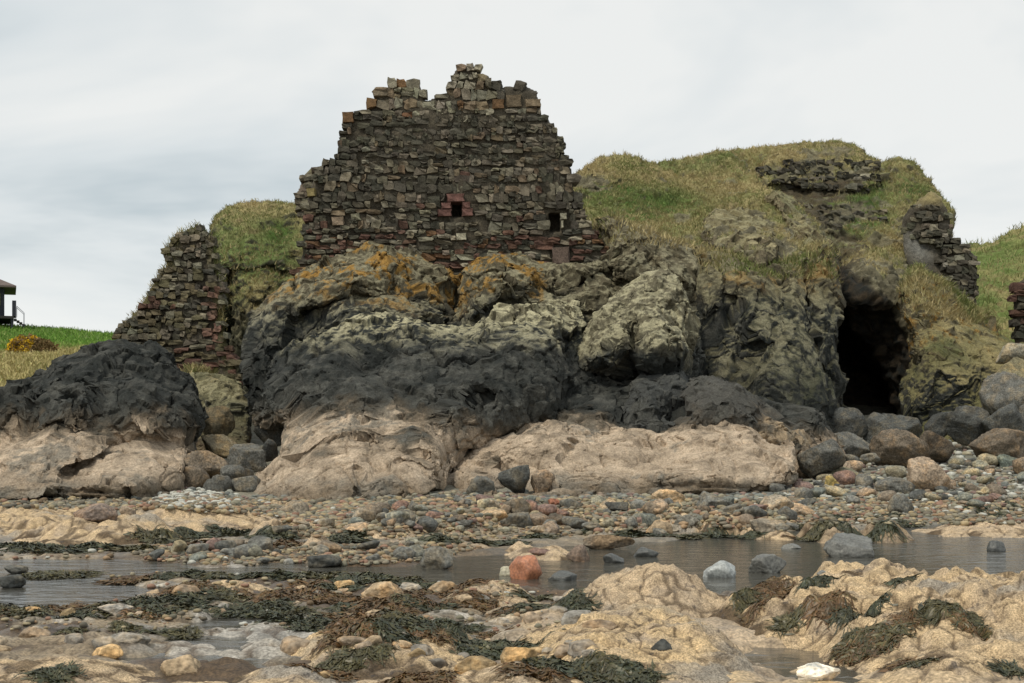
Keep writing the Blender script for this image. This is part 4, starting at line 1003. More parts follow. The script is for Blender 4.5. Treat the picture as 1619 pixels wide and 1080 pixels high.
RET = [(467, 345), (466, 310), (476, 280), (490, 263), (512, 258), (520, 300), (520, 345)]
rw = bpy.data.objects.new('return_wall', None); col_.objects.link(rw)
rw['label'] = 'short pinkish-grey return wall with mossy cap showing behind the tall ruin'; rw['category'] = 'ruined wall'
relief('wall_core', RET, [(467, 340, 52.7), (490, 265, 52.7), (515, 300, 52.7), (500, 345, 52.7)], warp=0, voxel=0, rough=2, inset=2.5, amp=0.1, fa=0.2, colfn=lambda c: mixc(np.array([0.15, 0.12, 0.09]), np.array([0.12, 0.115, 0.05]), sstep(285, 262, c['V'])), back=1.0, mat='core', seed=32, parent=rw)
masonry(rw, RET, lambda u, v: 52.5 + 0 * u, lambda v, r: (8 + 3 * r.random(), 9, 20), lambda a, r: jitter(np.array([0.17, 0.135, 0.10]) if r.random() < 0.6 else GR, r), seed=42)

STUMP = [(170, 580), (178, 540), (190, 515), (215, 488), (240, 445), (258, 420), (262, 385), (275, 370), (300, 357), (312, 350), (325, 360), (340, 378), (350, 410), (358, 440), (356, 480), (362, 540), (376, 580), (388, 606), (360, 622), (290, 612)]
stump = bpy.data.objects.new('masonry_stump', None); col_.objects.link(stump)
stump['label'] = 'tapering stump of rubble masonry with reddish base courses above the black rock'; stump['category'] = 'ruined wall'
def stump_Y(u, v): return 54.0 + (560 - np.asarray(v, float)) * 0.004 + np.maximum(0, 230 - np.asarray(u, float)) * 0.012
relief('wall_core', STUMP, [(180, 560, 54.72), (250, 440, 54.62), (312, 355, 54.95), (350, 450, 54.56), (370, 590, 54.02), (280, 580, 54.05)], warp=0, voxel=0, rough=3, inset=3.5, amp=0.1, fa=0.25, 
 colfn=lambda c: mixc(corecol(c), np.array([0.11, 0.10, 0.045]), sstep(22, 6, c['sd'])), back=1.8, mat='core', seed=33, parent=stump)
BO = np.array([0.13, 0.112, 0.065])
def st_col(a, r):
    u, v, w, h = a; x = r.random()
    if abs(u - 336) < 11 and 450 < v < 540: return jitter(np.array([0.19, 0.115, 0.085]), r)
    if v > 548 and u > 270: return jitter(RD * 1.1 if x < 0.5 else BO, r)
    if 465 < v < 485 and u < 280: return jitter(RD if x < 0.35 else BO, r)
    return jitter(DG * 1.1 if x < 0.25 else GR * 0.9 if x < 0.45 else GR * 1.3 if x < 0.55 else PG * 0.85 if x < 0.62 else BO, r)
masonry(stump, STUMP, stump_Y, lambda v, r: (8 + 4 * r.random(), 8, 19) if v < 540 else (7.5 + 3 * r.random(), 12, 30), st_col, seed=43, limit=300, depth=0.5, inset=1.0, skip=0.08, vj=2.6)

TOW = [(1428, 410), (1424, 345), (1440, 322), (1472, 300), (1490, 310), (1502, 335), (1508, 376), (1530, 388), (1546, 405), (1546, 500), (1500, 480), (1452, 445)]
tow = bpy.data.objects.new('ruined_tower', None); col_.objects.link(tow)
tow['label'] = 'broken corner of dark coursed masonry with pale mortar patch above the grassy buttress'; tow['category'] = 'ruined wall'
def tow_Y(u, v): return 61.0 + (450 - np.asarray(v, float)) * 0.01 + np.maximum(0, 1470 - np.asarray(u, float)) * 0.02
relief('wall_core', TOW, [(1430, 400, 62.4), (1470, 305, 62.58), (1540, 400, 61.62), (1540, 490, 60.75), (1460, 440, 61.42)], warp=0, voxel=0, rough=3, inset=2, amp=0.12, fa=0.25, 
 colfn=lambda c: mixc(mixc(corecol(c), np.array([0.17, 0.17, 0.155]), np.exp(-(((c['U'] - 1450) / 26) ** 2 + ((c['V'] - 392 - (c['U'] - 1450) * 0.5) / 20) ** 2)) * 0.95), DRY * 0.8, sstep(332, 312, c['V'])), back=2.0, mat='core', seed=34, parent=tow)
def tow_keep(a): pass
TOW2 = [(1436, 372), (1432, 345), (1445, 325), (1475, 318), (1495, 325), (1503, 350), (1508, 378), (1530, 388), (1546, 405), (1546, 500), (1505, 480), (1490, 430), (1478, 388)]
masonry(tow, TOW2, tow_Y, lambda v, r: (8 + 3 * r.random(), 8, 22), lambda a, r: jitter(DG * 0.9 if r.random() < 0.6 else GR if r.random() < 0.75 else PG, r), seed=44, depth=0.5, inset=1.0)

REM = [(1200, 288), (1205, 258), (1240, 250), (1290, 252), (1330, 246), (1388, 258), (1396, 288), (1372, 304), (1330, 304), (1290, 298), (1240, 292)]
rem = bpy.data.objects.new('wall_remnant', None); col_.objects.link(rem)
rem['label'] = 'low band of overgrown wall stones exposed below the grassy hilltop'; rem['category'] = 'ruined wall'
hctx = ob_ctx[back_hill.name]
def rem_Y(u, v): return depth_of(hctx, u, v) + 0.06
masonry(rem, REM, rem_Y, lambda v, r: (8 + 3 * r.random(), 9, 20), lambda a, r: jitter(DG * 0.75 if r.random() < 0.65 else GR * 0.8 if r.random() < 0.7 else PG * 0.85, r), seed=45, depth=0.9, inset=-1, skip=0.2)
REM2 = [(1270, 360), (1262, 330), (1290, 318), (1330, 325), (1395, 330), (1400, 350), (1340, 358)]
rem2 = bpy.data.objects.new('wall_remnant', None); col_.objects.link(rem2)
rem2['label'] = 'scattered half-buried wall stones in the gully above the cave'; rem2['category'] = 'ruined wall'
masonry(rem2, REM2, rem_Y, lambda v, r: (9 + 3 * r.random(), 9, 20), lambda a, r: jitter(DG if r.random() < 0.5 else GR, r), seed=46, depth=1.0, inset=-1, skip=0.45)
EDG = [(1603, 590), (1600, 470), (1606, 445), (1640, 430), (1690, 440), (1722, 462), (1740, 500), (1760, 590)]
edg = bpy.data.objects.new('dark_wall', None); col_.objects.link(edg)
edg['label'] = 'dark reddish masonry end standing against the far green slope'; edg['category'] = 'ruined wall'
relief('wall_core', EDG, [(1603, 500, 60.2), (1640, 435, 60.2), (1740, 500, 60.2), (1740, 580, 60.2)], warp=0, voxel=0, rough=2, inset=2, amp=0.1, fa=0.2, colfn=corecol, back=1.5, mat='core', seed=36, parent=edg)
masonry(edg, EDG, lambda u, v: 60 + 0 * u, lambda v, r: (10 + 3 * r.random(), 11, 26), lambda a, r: jitter(DG * 0.8 if r.random() < 0.6 else RD, r), seed=47)

# ------------------------------------------------------------------ boulders and cobbles
def ico(n):
    import bmesh
    bm = bmesh.new(); bmesh.ops.create_icosphere(bm, subdivisions=n, radius=1.0)
    v = np.array([x.co[:] for x in bm.verts]); f = np.array([[x.index for x in q.verts] for q in bm.faces]); bm.free()
    return v, f
ICO = {n: ico(n) for n in (2, 3, 4, 5)}
def rock_verts(n, seed, ang=0.5, noise=0.08):
    r = np.random.default_rng(seed); v, f = ICO[n]
    k = 16
    d = r.normal(size=(k, 3)); d /= np.linalg.norm(d, axis=1, keepdims=True)
    h = 1 - ang * 0.55 * r.random(k)
    dots = v @ d.T
    lim = np.where(dots > 0.02, h / np.maximum(dots, 0.02), 9).min(1)
    lim = np.minimum(lim, 1.0)
    p = v * lim[:, None]
    p = p * (1 + noise * fbm(v * 1.6 + seed, seed, 4)[:, None])
    if n >= 4: p = p * (1 + 0.06 * fbm(v * 7 + seed, seed + 1, 4, ridged=True)[:, None])
    mn, mx_ = p.min(0), p.max(0)
    return (p - (mn + mx_) / 2) / (mx_ - mn), f     # unit box
bseed = [900]
def boulder(u, vt, vb, w, col, label, Y=None, ang=0.5, wet=False, name='boulder', cat='boulder', sink=0.15, dep=0.8, rz=None, group=None):
    bseed[0] += 1
    if Y is None:
        Y = float(hit([u], [vb])[0])
        if Y == 0: Y = 1.6 * F / (vb - HV)
    v, f = rock_verts(5 if w > 58 else 4, bseed[0], min(1.1, ang + 0.3), 0.12)
    h = (vb - vt) / F * Y; ww = w / F * Y
    d = max(h, ww * dep)
    z = CH + (HV - vb) / F * Y
    if wet: sink = max(sink, 0.6)
    hh = h * (1 + sink)
    a = 0.0 if rz is None else rz
    me = mesh_np(name, v * np.array([ww, d, hh]), None, f)
    o = link(name, me, M['wetstone' if wet else 'boulder'], label=label, category=cat)
    if group: o['group'] = group
    o.location = ((u - CX) / F * (Y + d * 0.45), Y + d * 0.45, z - h * sink + hh / 2)
    o.rotation_euler = (0, a, 0)
    o.color = (*np.clip(col, 0, 1), 1)
    return o
gy_ = np.array([0.15, 0.15, 0.135]); dk = np.array([0.065, 0.068, 0.064]); br = np.array([0.17, 0.14, 0.105]); tn = np.array([0.33, 0.26, 0.19]); pk = np.array([0.24, 0.165, 0.14])
B = boulder
B(1338, 643, 692, 66, dk * 1.1, 'squarish dark grey boulder at the cave mouth', Y=47.5, ang=0.9, sink=0.3)
B(1412, 650, 700, 100, dk * 1.25, 'long dark grey wedge boulder lying across the cave mouth', Y=47.0, ang=0.9, sink=0.3)
B(1298, 694, 748, 76, gy_ * 0.8, 'round grey boulder against the squared end of the tan slab', ang=0.6, Y=38.0)
B(1342, 682, 726, 80, gy_ * 0.85, 'pair-lobed grey boulder between the slab end and the big brown boulder', Y=42.5, ang=0.5)
B(1421, 677, 732, 88, br * 0.9, 'big smooth brown boulder with a pale pinkish crown', Y=41.5, ang=0.35)
B(1482, 680, 727, 52, br * 0.7, 'dark brown boulder hidden behind the big brown one', Y=42.5, ang=0.6)
B(1585, 676, 728, 116, br * 0.85, 'long brown boulder by the tall buttress foot', Y=42.0, ang=0.6)
B(1471, 722, 778, 76, tn, 'blunt boulder with a tan top and dark underside on the cobbles', ang=0.75)
B(1414, 755, 782, 66, gy_ * 0.9, 'flat smooth grey boulder leaning on the tan-topped one', ang=0.3)
B(1453, 774, 792, 32, dk * 1.5, 'small oval dark grey boulder below the tan-topped one', ang=0.2)
B(1425, 780, 812, 44, gy_ * 0.95, 'dull grey boulder beside the weed-draped rocks', ang=0.4)
B(1594, 718, 742, 34, np.array([0.16, 0.19, 0.165]), 'pale green slab stone tilted on the cobbles', ang=0.9)
B(1614, 722, 752, 30, br, 'brown boulder beside the pale green slab stone', ang=0.5)
B(1333, 738, 762, 62, np.array([0.2, 0.19, 0.13]), 'flat olive boulder near the slab end', ang=0.4)
B(1316, 752, 770, 22, np.array([0.42, 0.34, 0.14]), 'small yellow block of stone on the cobbles', ang=0.9)
B(1376, 716, 729, 32, gy_, 'low grey stone under the big brown boulder', ang=0.3, Y=41.0)
B(831, 879, 917, 54, np.array([0.40, 0.165, 0.085]), 'smooth wet orange boulder standing in the channel', wet=True, ang=0.5, sink=0.2)
B(801, 896, 911, 24, np.array([0.45, 0.42, 0.3]), 'small cream stone tucked behind the orange boulder', ang=0.3, wet=True)
B(691, 864, 901, 54, gy_ * 1.15, 'rounded grey boulder standing in the pale channel', ang=0.45, sink=0.25)
B(914, 862, 889, 38, np.array([0.2, 0.15, 0.115]), 'pointed brown wedge stone at the water edge', ang=1.0)
B(963, 846, 869, 84, br * 0.95, 'log-shaped grey-brown stone lying along the water edge', ang=0.4, dep=0.35)
B(857, 866, 881, 48, pk * 0.85, 'flat pinkish stone by the barnacled hump', ang=0.6, dep=0.5)
B(1137, 888, 914, 54, np.array([0.36, 0.38, 0.37]), 'wet pale grey stone shining in the brown water', wet=True, ang=0.5)
B(1213, 877, 907, 62, gy_ * 0.85, 'grey stone with a dark notch half under water', wet=True, ang=0.4)
B(1342, 845, 882, 82, gy_ * 0.95, 'broad grey stone awash in the middle of the pool', wet=True, ang=0.6, sink=0.3)
B(1575, 855, 873, 30, dk * 1.2, 'small dark stone in the white rippled water', wet=True, ang=0.4)
B(1250, 860, 868, 34, gy_ * 1.1, 'low pale stone barely breaking the pool surface', wet=True, ang=0.4)
B(1300, 902, 910, 18, gy_, 'tiny rounded stone just off the ochre platform', wet=True, ang=0.3)
B(512, 878, 898, 58, dk * 1.2, 'dark brown low stone at the side of the white pool', ang=0.4)
B(889, 904, 919, 48, dk * 1.3, 'dark flat stone in the channel beside the orange boulder', wet=True, ang=0.4)
B(970, 876, 891, 34, dk, 'small black stone behind the pyramid-shaped hump', wet=True, ang=0.7)
B(1022, 866, 881, 40, dk * 1.2, 'dark wet stone near the log-shaped stone', wet=True, ang=0.5)
B(820, 788, 815, 56, np.array([0.15, 0.13, 0.10]), 'angular tent-shaped stone with a dark face on the cobble beach', ang=1.0)
B(876, 788, 803, 20, np.array([0.3, 0.13, 0.08]), 'small brick-red stone before the tan slab', ang=0.8)
B(846, 817, 832, 42, np.array([0.19, 0.115, 0.10]), 'maroon cobble among grey cobbles', ang=0.4)
B(866, 824, 846, 38, np.array([0.19, 0.165, 0.14]), 'grey-brown angular stone next to the maroon cobble', ang=0.8)
B(975, 794, 809, 38, dk * 1.3, 'dark angular stone in front of the tan slab', ang=0.9)
B(152, 796, 829, 72, np.array([0.2, 0.16, 0.135]), 'rounded purplish-brown boulder behind the long tan ledge', ang=0.3)
B(202, 800, 817, 24, tn, 'small tan stone beside the purplish boulder', ang=0.5)
B(20, 910, 931, 40, dk * 1.2, 'low dark brown stone between two white pools', ang=0.35)
B(26, 894, 909, 38, gy_, 'grey stone on the far rim of the white pool', ang=0.4)
for (u, vt, vb, w, c_, Y_, lb) in [
 (330, 712, 748, 72, br, 37.5, 'brown-topped slab boulder between the black hump and the large outcrop'), (392, 700, 742, 66, gy_ * 0.85, 38.0, 'slanting grey slab boulder in the gap below the masonry stump'),
 (421, 693, 722, 36, dk, 39.0, 'small black boulder leaning on the large outcrop'), (372, 735, 760, 56, gy_ * 0.8, 36.5, 'flat grey boulder above the white pebble patch'),
 (352, 686, 716, 66, np.array([0.17, 0.145, 0.095]), 40.5, 'olive-brown boulder wedged at the back of the gap'), (348, 750, 788, 56, gy_ * 0.75, 35.5, 'upright dark grey stone beside the white pebble patch'),
 (308, 735, 770, 50, br * 0.8, 36.5, 'brown stone under the end of the pale tan foot'), (392, 752, 784, 50, gy_ * 0.9, 35.6, 'blue-grey wedge stone against the tan foot of the outcrop'),
 (430, 660, 700, 60, dk, 41.5, 'rounded black boulder under the left flank of the outcrop'), (340, 640, 690, 60, np.array([0.13, 0.11, 0.07]), 44.5, 'weathered olive stone below the orange ledge')]:
    B(u, vt, vb, w, c_, lb, Y=Y_, ang=0.85, sink=0.3)
for (u, vt, vb, w, c_, Y_, lb) in [
 (1606, 540, 568, 66, np.array([0.27, 0.255, 0.2]), 50.5, 'pale lichen boulder on top of the pile by the dark wall end'), (1604, 562, 600, 80, np.array([0.2, 0.18, 0.11]), 49.8, 'olive boulder second from the top of the pile'),
 (1592, 585, 648, 84, gy_ * 0.9, 49.0, 'large grey boulder in the middle of the pile'), (1532, 640, 690, 70, dk * 1.1, 46.5, 'black boulder at the foot of the buttress'),
 (1590, 636, 690, 84, dk * 1.3, 46.0, 'dark grey boulder under the large grey one'), (1490, 650, 690, 60, dk, 47.2, 'black rock in shade next to the cave'), (1660, 620, 700, 110, gy_ * 0.8, 46.8, 'bulky grey boulder at the outer end of the pile')]:
    B(u, vt, vb, w, c_, lb, Y=Y_, ang=0.8, sink=0.3)
B(1292, 1053, 1078, 74, np.array([0.75, 0.75, 0.7]), 'bright white flat stone lying in the near pool', ang=0.5, sink=0.35)
B(1046, 1012, 1034, 34, dk * 1.1, 'small dark limpet-like knob on the golden-tan hump', ang=0.7, name='boulder', cat='boulder')
B(1270, 770, 792, 30, gy_, 'grey cobble below the corner of the tan slab', ang=0.4)

r8 = np.random.default_rng(88)
for i in range(80):
    u_, v_ = 1000 * r8.random() - 40, 916 + 160 * r8.random() ** 1.1
    if 690 < u_ < 1000 and v_ < 935 or max(polysd(np.array([u_]), np.array([v_]), w9)[0] for w9 in WATER) > -4: continue
    w_ = (22 + 50 * r8.random() ** 2); h_ = w_ * (0.22 + 0.2 * r8.random())
    c_ = [TAN, TANY * 0.9, np.array([0.36, 0.34, 0.3]), np.array([0.24, 0.22, 0.19]), TAN2][int(r8.integers(5))] * (0.75 + 0.4 * r8.random())
    B(u_, v_ - h_, v_ + 1, w_, c_, 'small rough rock half buried among the wrack and puddles', ang=0.5, sink=0.7, name='rock', cat='rock', group='half-buried rocks among the wrack')
for i in range(46):
    u_ = 430 + 830 * r8.random(); v_ = 796 + 56 * r8.random()
    w_ = 20 + 44 * r8.random() ** 2; h_ = w_ * (0.3 + 0.25 * r8.random())
    c_ = [TAN * 0.9, TAN2, np.array([0.3, 0.26, 0.2]), gy_, np.array([0.2, 0.19, 0.16])][int(r8.integers(5))] * (0.8 + 0.35 * r8.random())
    B(u_, v_ - h_, v_, w_, c_, 'angular stone lying among the cobbles of the far bank', ang=0.8, sink=0.4, name='rock', cat='rock', group='angular stones on the far bank')
for (u_, vt_, vb_, w_, c_, lb_) in [(812, 735, 772, 52, dk * 1.3, 'dark angular block in the notch between outcrop and slab'), (760, 752, 790, 46, gy_ * 0.9, 'grey block under the overhang of the outcrop'), (858, 742, 775, 40, tn * 0.8, 'tan-grey block leaning on the slab')]:
    B(u_, vt_, vb_, w_, c_, lb_, Y=34.6, ang=0.8, sink=0.3)

# cobbles: individuals that show largest, then the fine pebbles as one mass
COB = []
for k in range(14):
    v, f = rock_verts(3, 2000 + k, 1.0 if k % 3 else 0.5, 0.12)
    me = mesh_np('cobble', v, None, f); me.materials.append(M['boulder']); COB.append(me)
PALS = [gy_, gy_ * 1.3, np.array([0.2, 0.205, 0.175]), np.array([0.26, 0.25, 0.19]), tn * 0.85, br, pk * 0.85, dk * 1.6, np.array([0.17, 0.185, 0.165]), np.array([0.3, 0.27, 0.19])]
zones = [  # polygon in the picture, share, group, label
 ([(1270, 745), (1330, 730), (1619, 735), (1660, 740), (1660, 805), (1480, 808), (1400, 800), (1250, 800), (1150, 795)], 120, 'cobbles on the green-grey beach', 'rounded cobble on the green-grey beach below the cave'),
 ([(560, 800), (720, 790), (900, 798), (1100, 798), (1240, 800), (1240, 835), (1050, 830), (900, 845), (700, 848), (560, 835)], 130, 'cobbles below the tan slab', 'mixed cobble on the beach below the outcrop and slab'),
 ([(200, 868), (330, 862), (480, 868), (660, 862), (700, 880), (600, 892), (420, 893), (260, 890)], 50, 'cobbles along the channel', 'cobble lining the far side of the white pools'),
]
rr = np.random.default_rng(77)
def sample_poly(poly, n):
    p = np.asarray(poly, float); out = np.zeros((0, 2))
    while len(out) < n:
        q = rr.random((n * 3, 2)) * (p.max(0) - p.min(0)) + p.min(0)
        out = np.concatenate([out, q[polysd(q[:, 0], q[:, 1], poly) > 0]])
    return out[:n]
for poly, n, grp, lab in zones:
    q = sample_poly(poly, n); Y = hit(q[:, 0], q[:, 1])
    for (u, v), y in zip(q, Y):
        if y <= 0 or y > 48: continue
        w = (13 + 26 * rr.random() ** 2) / F * y; h = w * (0.45 + 0.3 * rr.random()); d = w * (0.7 + 0.5 * rr.random())
        x = (u - CX) / F * y; z = float(hz(x, y))
        o = bpy.data.objects.new('cobble', COB[int(rr.integers(len(COB)))]); col_.objects.link(o)
        o.location = (x, y, z + h * 0.3); o.scale = (w, d, h); o.rotation_euler = (rr.normal(0, .12), rr.normal(0, .15), rr.random() * 6.28)
        c_ = PALS[int(rr.integers(len(PALS)))] * (0.8 + 0.4 * rr.random()); o.color = (*c_, 1)
        o['label'] = lab; o['category'] = 'cobble'; o['group'] = grp
pz = [([(1262, 735), (1320, 722), (1619, 728), (1860, 732), (1860, 812), (1480, 812), (1400, 806), (1250, 806), (1130, 798)], 5200, 0.12),
      ([(440, 808), (720, 792), (900, 796), (1240, 798), (1250, 840), (1050, 836), (900, 850), (700, 856), (450, 850)], 2600, 0.0),
      ([(-80, 788), (230, 788), (300, 796), (240, 808), (-80, 804)], 500, 0.0),
      ([(440, 802), (480, 796), (640, 796), (720, 788), (900, 784), (1180, 778), (1262, 764), (1270, 800), (900, 806), (440, 820)], 1800, 0.0),
      ([(395, 782), (560, 788), (700, 780), (860, 776), (1000, 775), (1200, 765), (1262, 752), (1270, 790), (900, 798), (400, 802)], 2000, 0.0),
      ([(190, 866), (330, 860), (480, 866), (660, 860), (760, 866), (700, 884), (600, 894), (420, 895), (250, 892)], 1500, 0.0),
      ([(230, 800), (250, 785), (300, 772), (350, 782), (365, 800), (300, 806)], 700, 0.55),
      ([(0, 870), (200, 865), (700, 900), (900, 940), (900, 1000), (0, 1000)], 900, 0.05),
      ([(1240, 795), (1700, 795), (1700, 828), (1420, 832), (1240, 830)], 1500, 0.05),
      ([(215, 800), (365, 780), (440, 800), (600, 800), (560, 835), (440, 818), (300, 810)], 1300, 0.1),
      ([(1280, 700), (1619, 690), (1860, 690), (1860, 735), (1280, 735)], 1700, 0.1)]
pv, pf = ICO[2]; PV, PF, PC = [], [], []; base = 0
pvar = [rock_verts(2, 3000 + k, 0.5, 0.05)[0] for k in range(10)]
for poly, n, wh in pz:
    q = sample_poly(poly, n); Y = hit(q[:, 0], q[:, 1]); ok = (Y > 0) & (Y < 52); q, Y = q[ok], Y[ok]; ok = hz((q[:, 0] - CX) / F * Y, Y) > 0.0; q, Y = q[ok], Y[ok]
    X = (q[:, 0] - CX) / F * Y; Z = hz(X, Y)
    for x, y, z in zip(X, Y, Z):
        w = (4.0 + 11 * rr.random() ** 2.2) / F * y; a = rr.random() * 6.28; ca, sa = math.cos(a), math.sin(a)
        v = pvar[int(rr.integers(10))] * np.array([w, w * (0.6 + 0.5 * rr.random()), w * (0.4 + 0.3 * rr.random())])
        v = np.stack([v[:, 0] * ca - v[:, 1] * sa, v[:, 0] * sa + v[:, 1] * ca, v[:, 2]], 1) + (x, y, z + w * 0.1)
        c_ = PALS[int(rr.integers(len(PALS)))] * (0.75 + 0.5 * rr.random())
        if y < 34: c_ = c_ * np.array([1.15, 1.0, 0.82])
        if rr.random() < wh: c_ = np.array([0.45, 0.45, 0.4])
        PV.append(v); PF.append(pf + base); base += len(v); PC.append(np.repeat(c_[None], len(v), 0))
me = mesh_np('pebbles', np.concatenate(PV), None, np.concatenate(PF), np.concatenate(PC))
link('pebbles', me, M['pebble'], kind='stuff', label='loose small pebbles and shingle covering the beach', category='pebbles')

# ------------------------------------------------------------------ seaweed
DGN = np.array([0.040, 0.048, 0.028]); BRN = np.array([0.125, 0.068, 0.028]); OLV = np.array([0.080, 0.068, 0.027])
wseed = [0]
def weed(u, v, w, kind, lab, grp, hgt=1.0, dy=1.0):
    """a clump of strap fronds lying over whatever rock is beneath it"""
    wseed[0] += 1
    y = float(hit([u], [v])[0])
    if y <= 0: return
    r = np.random.default_rng(4000 + wseed[0])
    R = w / F * y * (0.62 if u < 900 else 0.38 if u > 1140 and v > 900 else 0.5); x = (u - CX) / F * y
    n0 = int(np.clip(w * 14, 300, 1300)); n = 5
    px, py = r.uniform(-1, 1, (2, n0))
    nz_ = fbm(np.stack([px * 1.6, py * 1.6, np.full(n0, wseed[0] * 5.0)], 1), 9, 3)
    ok = np.sqrt(px ** 2 + py ** 2) < 0.72 + 0.55 * nz_
    px, py = px[ok], py[ok]; m_ = len(px)
    if m_ < 20: return
    rad = np.sqrt(px ** 2 + py ** 2)
    h0 = (0.055 * hgt * R / 0.3) * np.clip(1.1 - rad ** 2, 0.1, 1) * (0.3 + r.random(m_))
    X = x + px * R; Y = y + py * R * dy * 1.2
    dr = r.uniform(0, 6.28) + r.normal(0, 0.9, m_); L_ = (0.06 + 0.15 * r.random(m_)) * min(1.6, max(0.8, y / 14)); ww = (0.004 + 0.0055 * r.random(m_)) * max(0.9, y / 14)
    V = np.zeros((m_, n + 1, 2, 3)); hh = h0.copy()
    for s in range(n + 1):
        t = s / n; k = ww * (1 - 0.5 * t) * (1 + 0.35 * np.sin(s * 2.1 + np.arange(m_)))
        sx, sy = -np.sin(dr) * k, np.cos(dr) * k; tw = 0.9 * np.sin(np.arange(m_) + s) * k
        for q_, sg in ((0, 1), (1, -1)):
            ax, ay = X + sg * sx, Y + sg * sy
            V[:, s, q_] = np.stack([ax, ay, np.maximum(hz(ax, ay), -0.005) + np.maximum(hh + sg * tw, 0.006)], 1)
        dr = dr + r.normal(0, 0.5, m_); X = X + np.cos(dr) * L_ / n; Y = Y + np.sin(dr) * L_ / n
        hh = hh * 0.8 + 0.012 * (r.random(m_) - 0.2)
    V = V.reshape(m_, -1, 3); base = np.arange(m_)[:, None] * (2 * n + 2)
    Q = np.concatenate([base + np.array([[2 * s, 2 * s + 1, 2 * s + 3, 2 * s + 2]]) for s in range(n)])
    c0 = {'g': DGN, 'b': BRN, 'o': OLV}[kind]; c1 = {'g': OLV, 'b': OLV, 'o': DGN}[kind]
    c = mixc(c0, c1, np.clip(r.normal(0.25, 0.3, m_), 0, 1)) * (0.6 + 0.8 * r.random(m_))[:, None]
    C = np.repeat(c, 2 * n + 2, 0)
    org = np.array([x, y, float(hz(x, y))])
    me = mesh_np('seaweed_clump', V.reshape(-1, 3) - org, Q, None, C)
    o = link('seaweed_clump', me, M['weed'], label=lab, category='seaweed'); o.location = org
    if grp: o['group'] = grp
SW = [(70, 872, 110, 'g'), (150, 866, 90, 'g'), (25, 865, 70, 'g'), (250, 850, 80, 'o'), (305, 846, 70, 'g'), (370, 846, 80, 'g'), (430, 848, 70, 'g'), (460, 862, 80, 'b'), (330, 862, 80, 'b'), (220, 870, 80, 'o'), (390, 866, 70, 'b'), (440, 868, 60, 'b')]
for u, v, w, k in SW: weed(u, v, w, k, 'dark weed mat hanging along the front of the tan ledges', 'weed along the tan ledges', 0.8, 0.8)
weed(545, 858, 60, 'g', 'bushy dark green weed mound on the cobbles above the channel', None, 1.5); weed(560, 850, 44, 'g', 'small dark weed tuft on the side of the bushy mound', None, 1.6)
weed(1008, 850, 66, 'g', 'bushy blackish weed clump behind the log-shaped stone', None, 1.5, 0.7)
for u, v, w in [(1090, 852, 60), (1140, 850, 60), (930, 838, 60), (800, 862, 70), (760, 858, 60), (1180, 848, 40), (700, 856, 60), (850, 850, 50), (1050, 848, 40)]:
    weed(u, v, w, 'g' if rr.random() < .7 else 'o', 'low dark weed strip along the far bank of the channel', 'weed along the far bank', 0.7, 0.6)
for u, v, w in [(1300, 836, 70), (1345, 838, 70), (1390, 836, 64), (1430, 830, 50), (1265, 838, 50), (1320, 820, 50), (1415, 815, 40), (1370, 822, 40), (1540, 806, 50), (1600, 800, 60), (1570, 806, 50)]:
    weed(u, v, w, 'g' if rr.random() < .6 else 'o', 'blackish weed hanging from the rocks at the pool edge', 'weed at the pool edge', 0.9, 0.7)
ban = [(80, 912, 90, 'o'), (130, 910, 70, 'o'), (230, 918, 60, 'b'), (205, 922, 70, 'b'), (250, 914, 50, 'g'), (305, 912, 70, 'g'), (345, 914, 60, 'o'), (400, 914, 70, 'g'), (455, 912, 80, 'g'), (500, 914, 80, 'o'), (560, 922, 80, 'g'), (600, 918, 80, 'g'), (640, 922, 70, 'o'), (660, 930, 60, 'g'), (700, 930, 40, 'g')]
for u, v, w, k in ban: weed(u, v, w, k, 'wrack heap along the near rim of the white pool', 'wrack along the near rim of the pool', 0.8, 0.9)
big = [(175, 966, 100, 'o'), (220, 960, 110, 'g'), (270, 955, 110, 'g'), (310, 945, 80, 'g'), (250, 972, 80, 'g'), (360, 945, 70, 'o'), (120, 965, 80, 'b'), (380, 972, 100, 'g'), (430, 966, 90, 'g'), (0, 972, 90, 'o'), (40, 974, 80, 'o'), (440, 948, 60, 'b'), (480, 945, 90, 'b'), (520, 952, 90, 'b'), (545, 965, 60, 'g'), (590, 965, 100, 'b'), (570, 985, 100, 'b'), (620, 980, 90, 'o'), (470, 985, 120, 'g'), (500, 992, 100, 'g'), (560, 1000, 100, 'b'), (680, 955, 60, 'b'), (760, 950, 60, 'b'), (720, 952, 50, 'b'), (640, 950, 60, 'o')]
for u, v, w, k in big: weed(u, v, w, k, 'spread of brown and green wrack on the low wet rock between pools', 'wrack on the low wet rock', 0.75, 1.1)
for _ in range(46):
    u_, v_ = 800 * rr.random(), 922 + 90 * rr.random()
    if max(polysd(np.array([u_]), np.array([v_]), w9)[0] for w9 in WATER) > -6: continue
    weed(u_, v_, 28 + 40 * rr.random(), 'bogb'[int(rr.integers(4))], 'small scrap of wrack scattered over the low wet rock', 'scraps of wrack on the low wet rock', 0.7, 1.0)
near = [(650, 992, 90, 'g'), (690, 996, 80, 'g'), (610, 996, 70, 'g'), (715, 1004, 50, 'o')]
for u, v, w, k in near: weed(u, v, w, k, 'dark green wrack fringing the crest of the ochre whaleback', 'wrack on the whaleback crest', 0.9, 0.9)
for u, v, w, k in [(520, 1052, 70, 'o'), (560, 1040, 70, 'o'), (510, 1068, 80, 'b'), (590, 1032, 50, 'o')]: weed(u, v, w, k, 'brown weed tuft on the shoulder of the ochre whaleback', 'weed on the whaleback shoulder', 0.6)
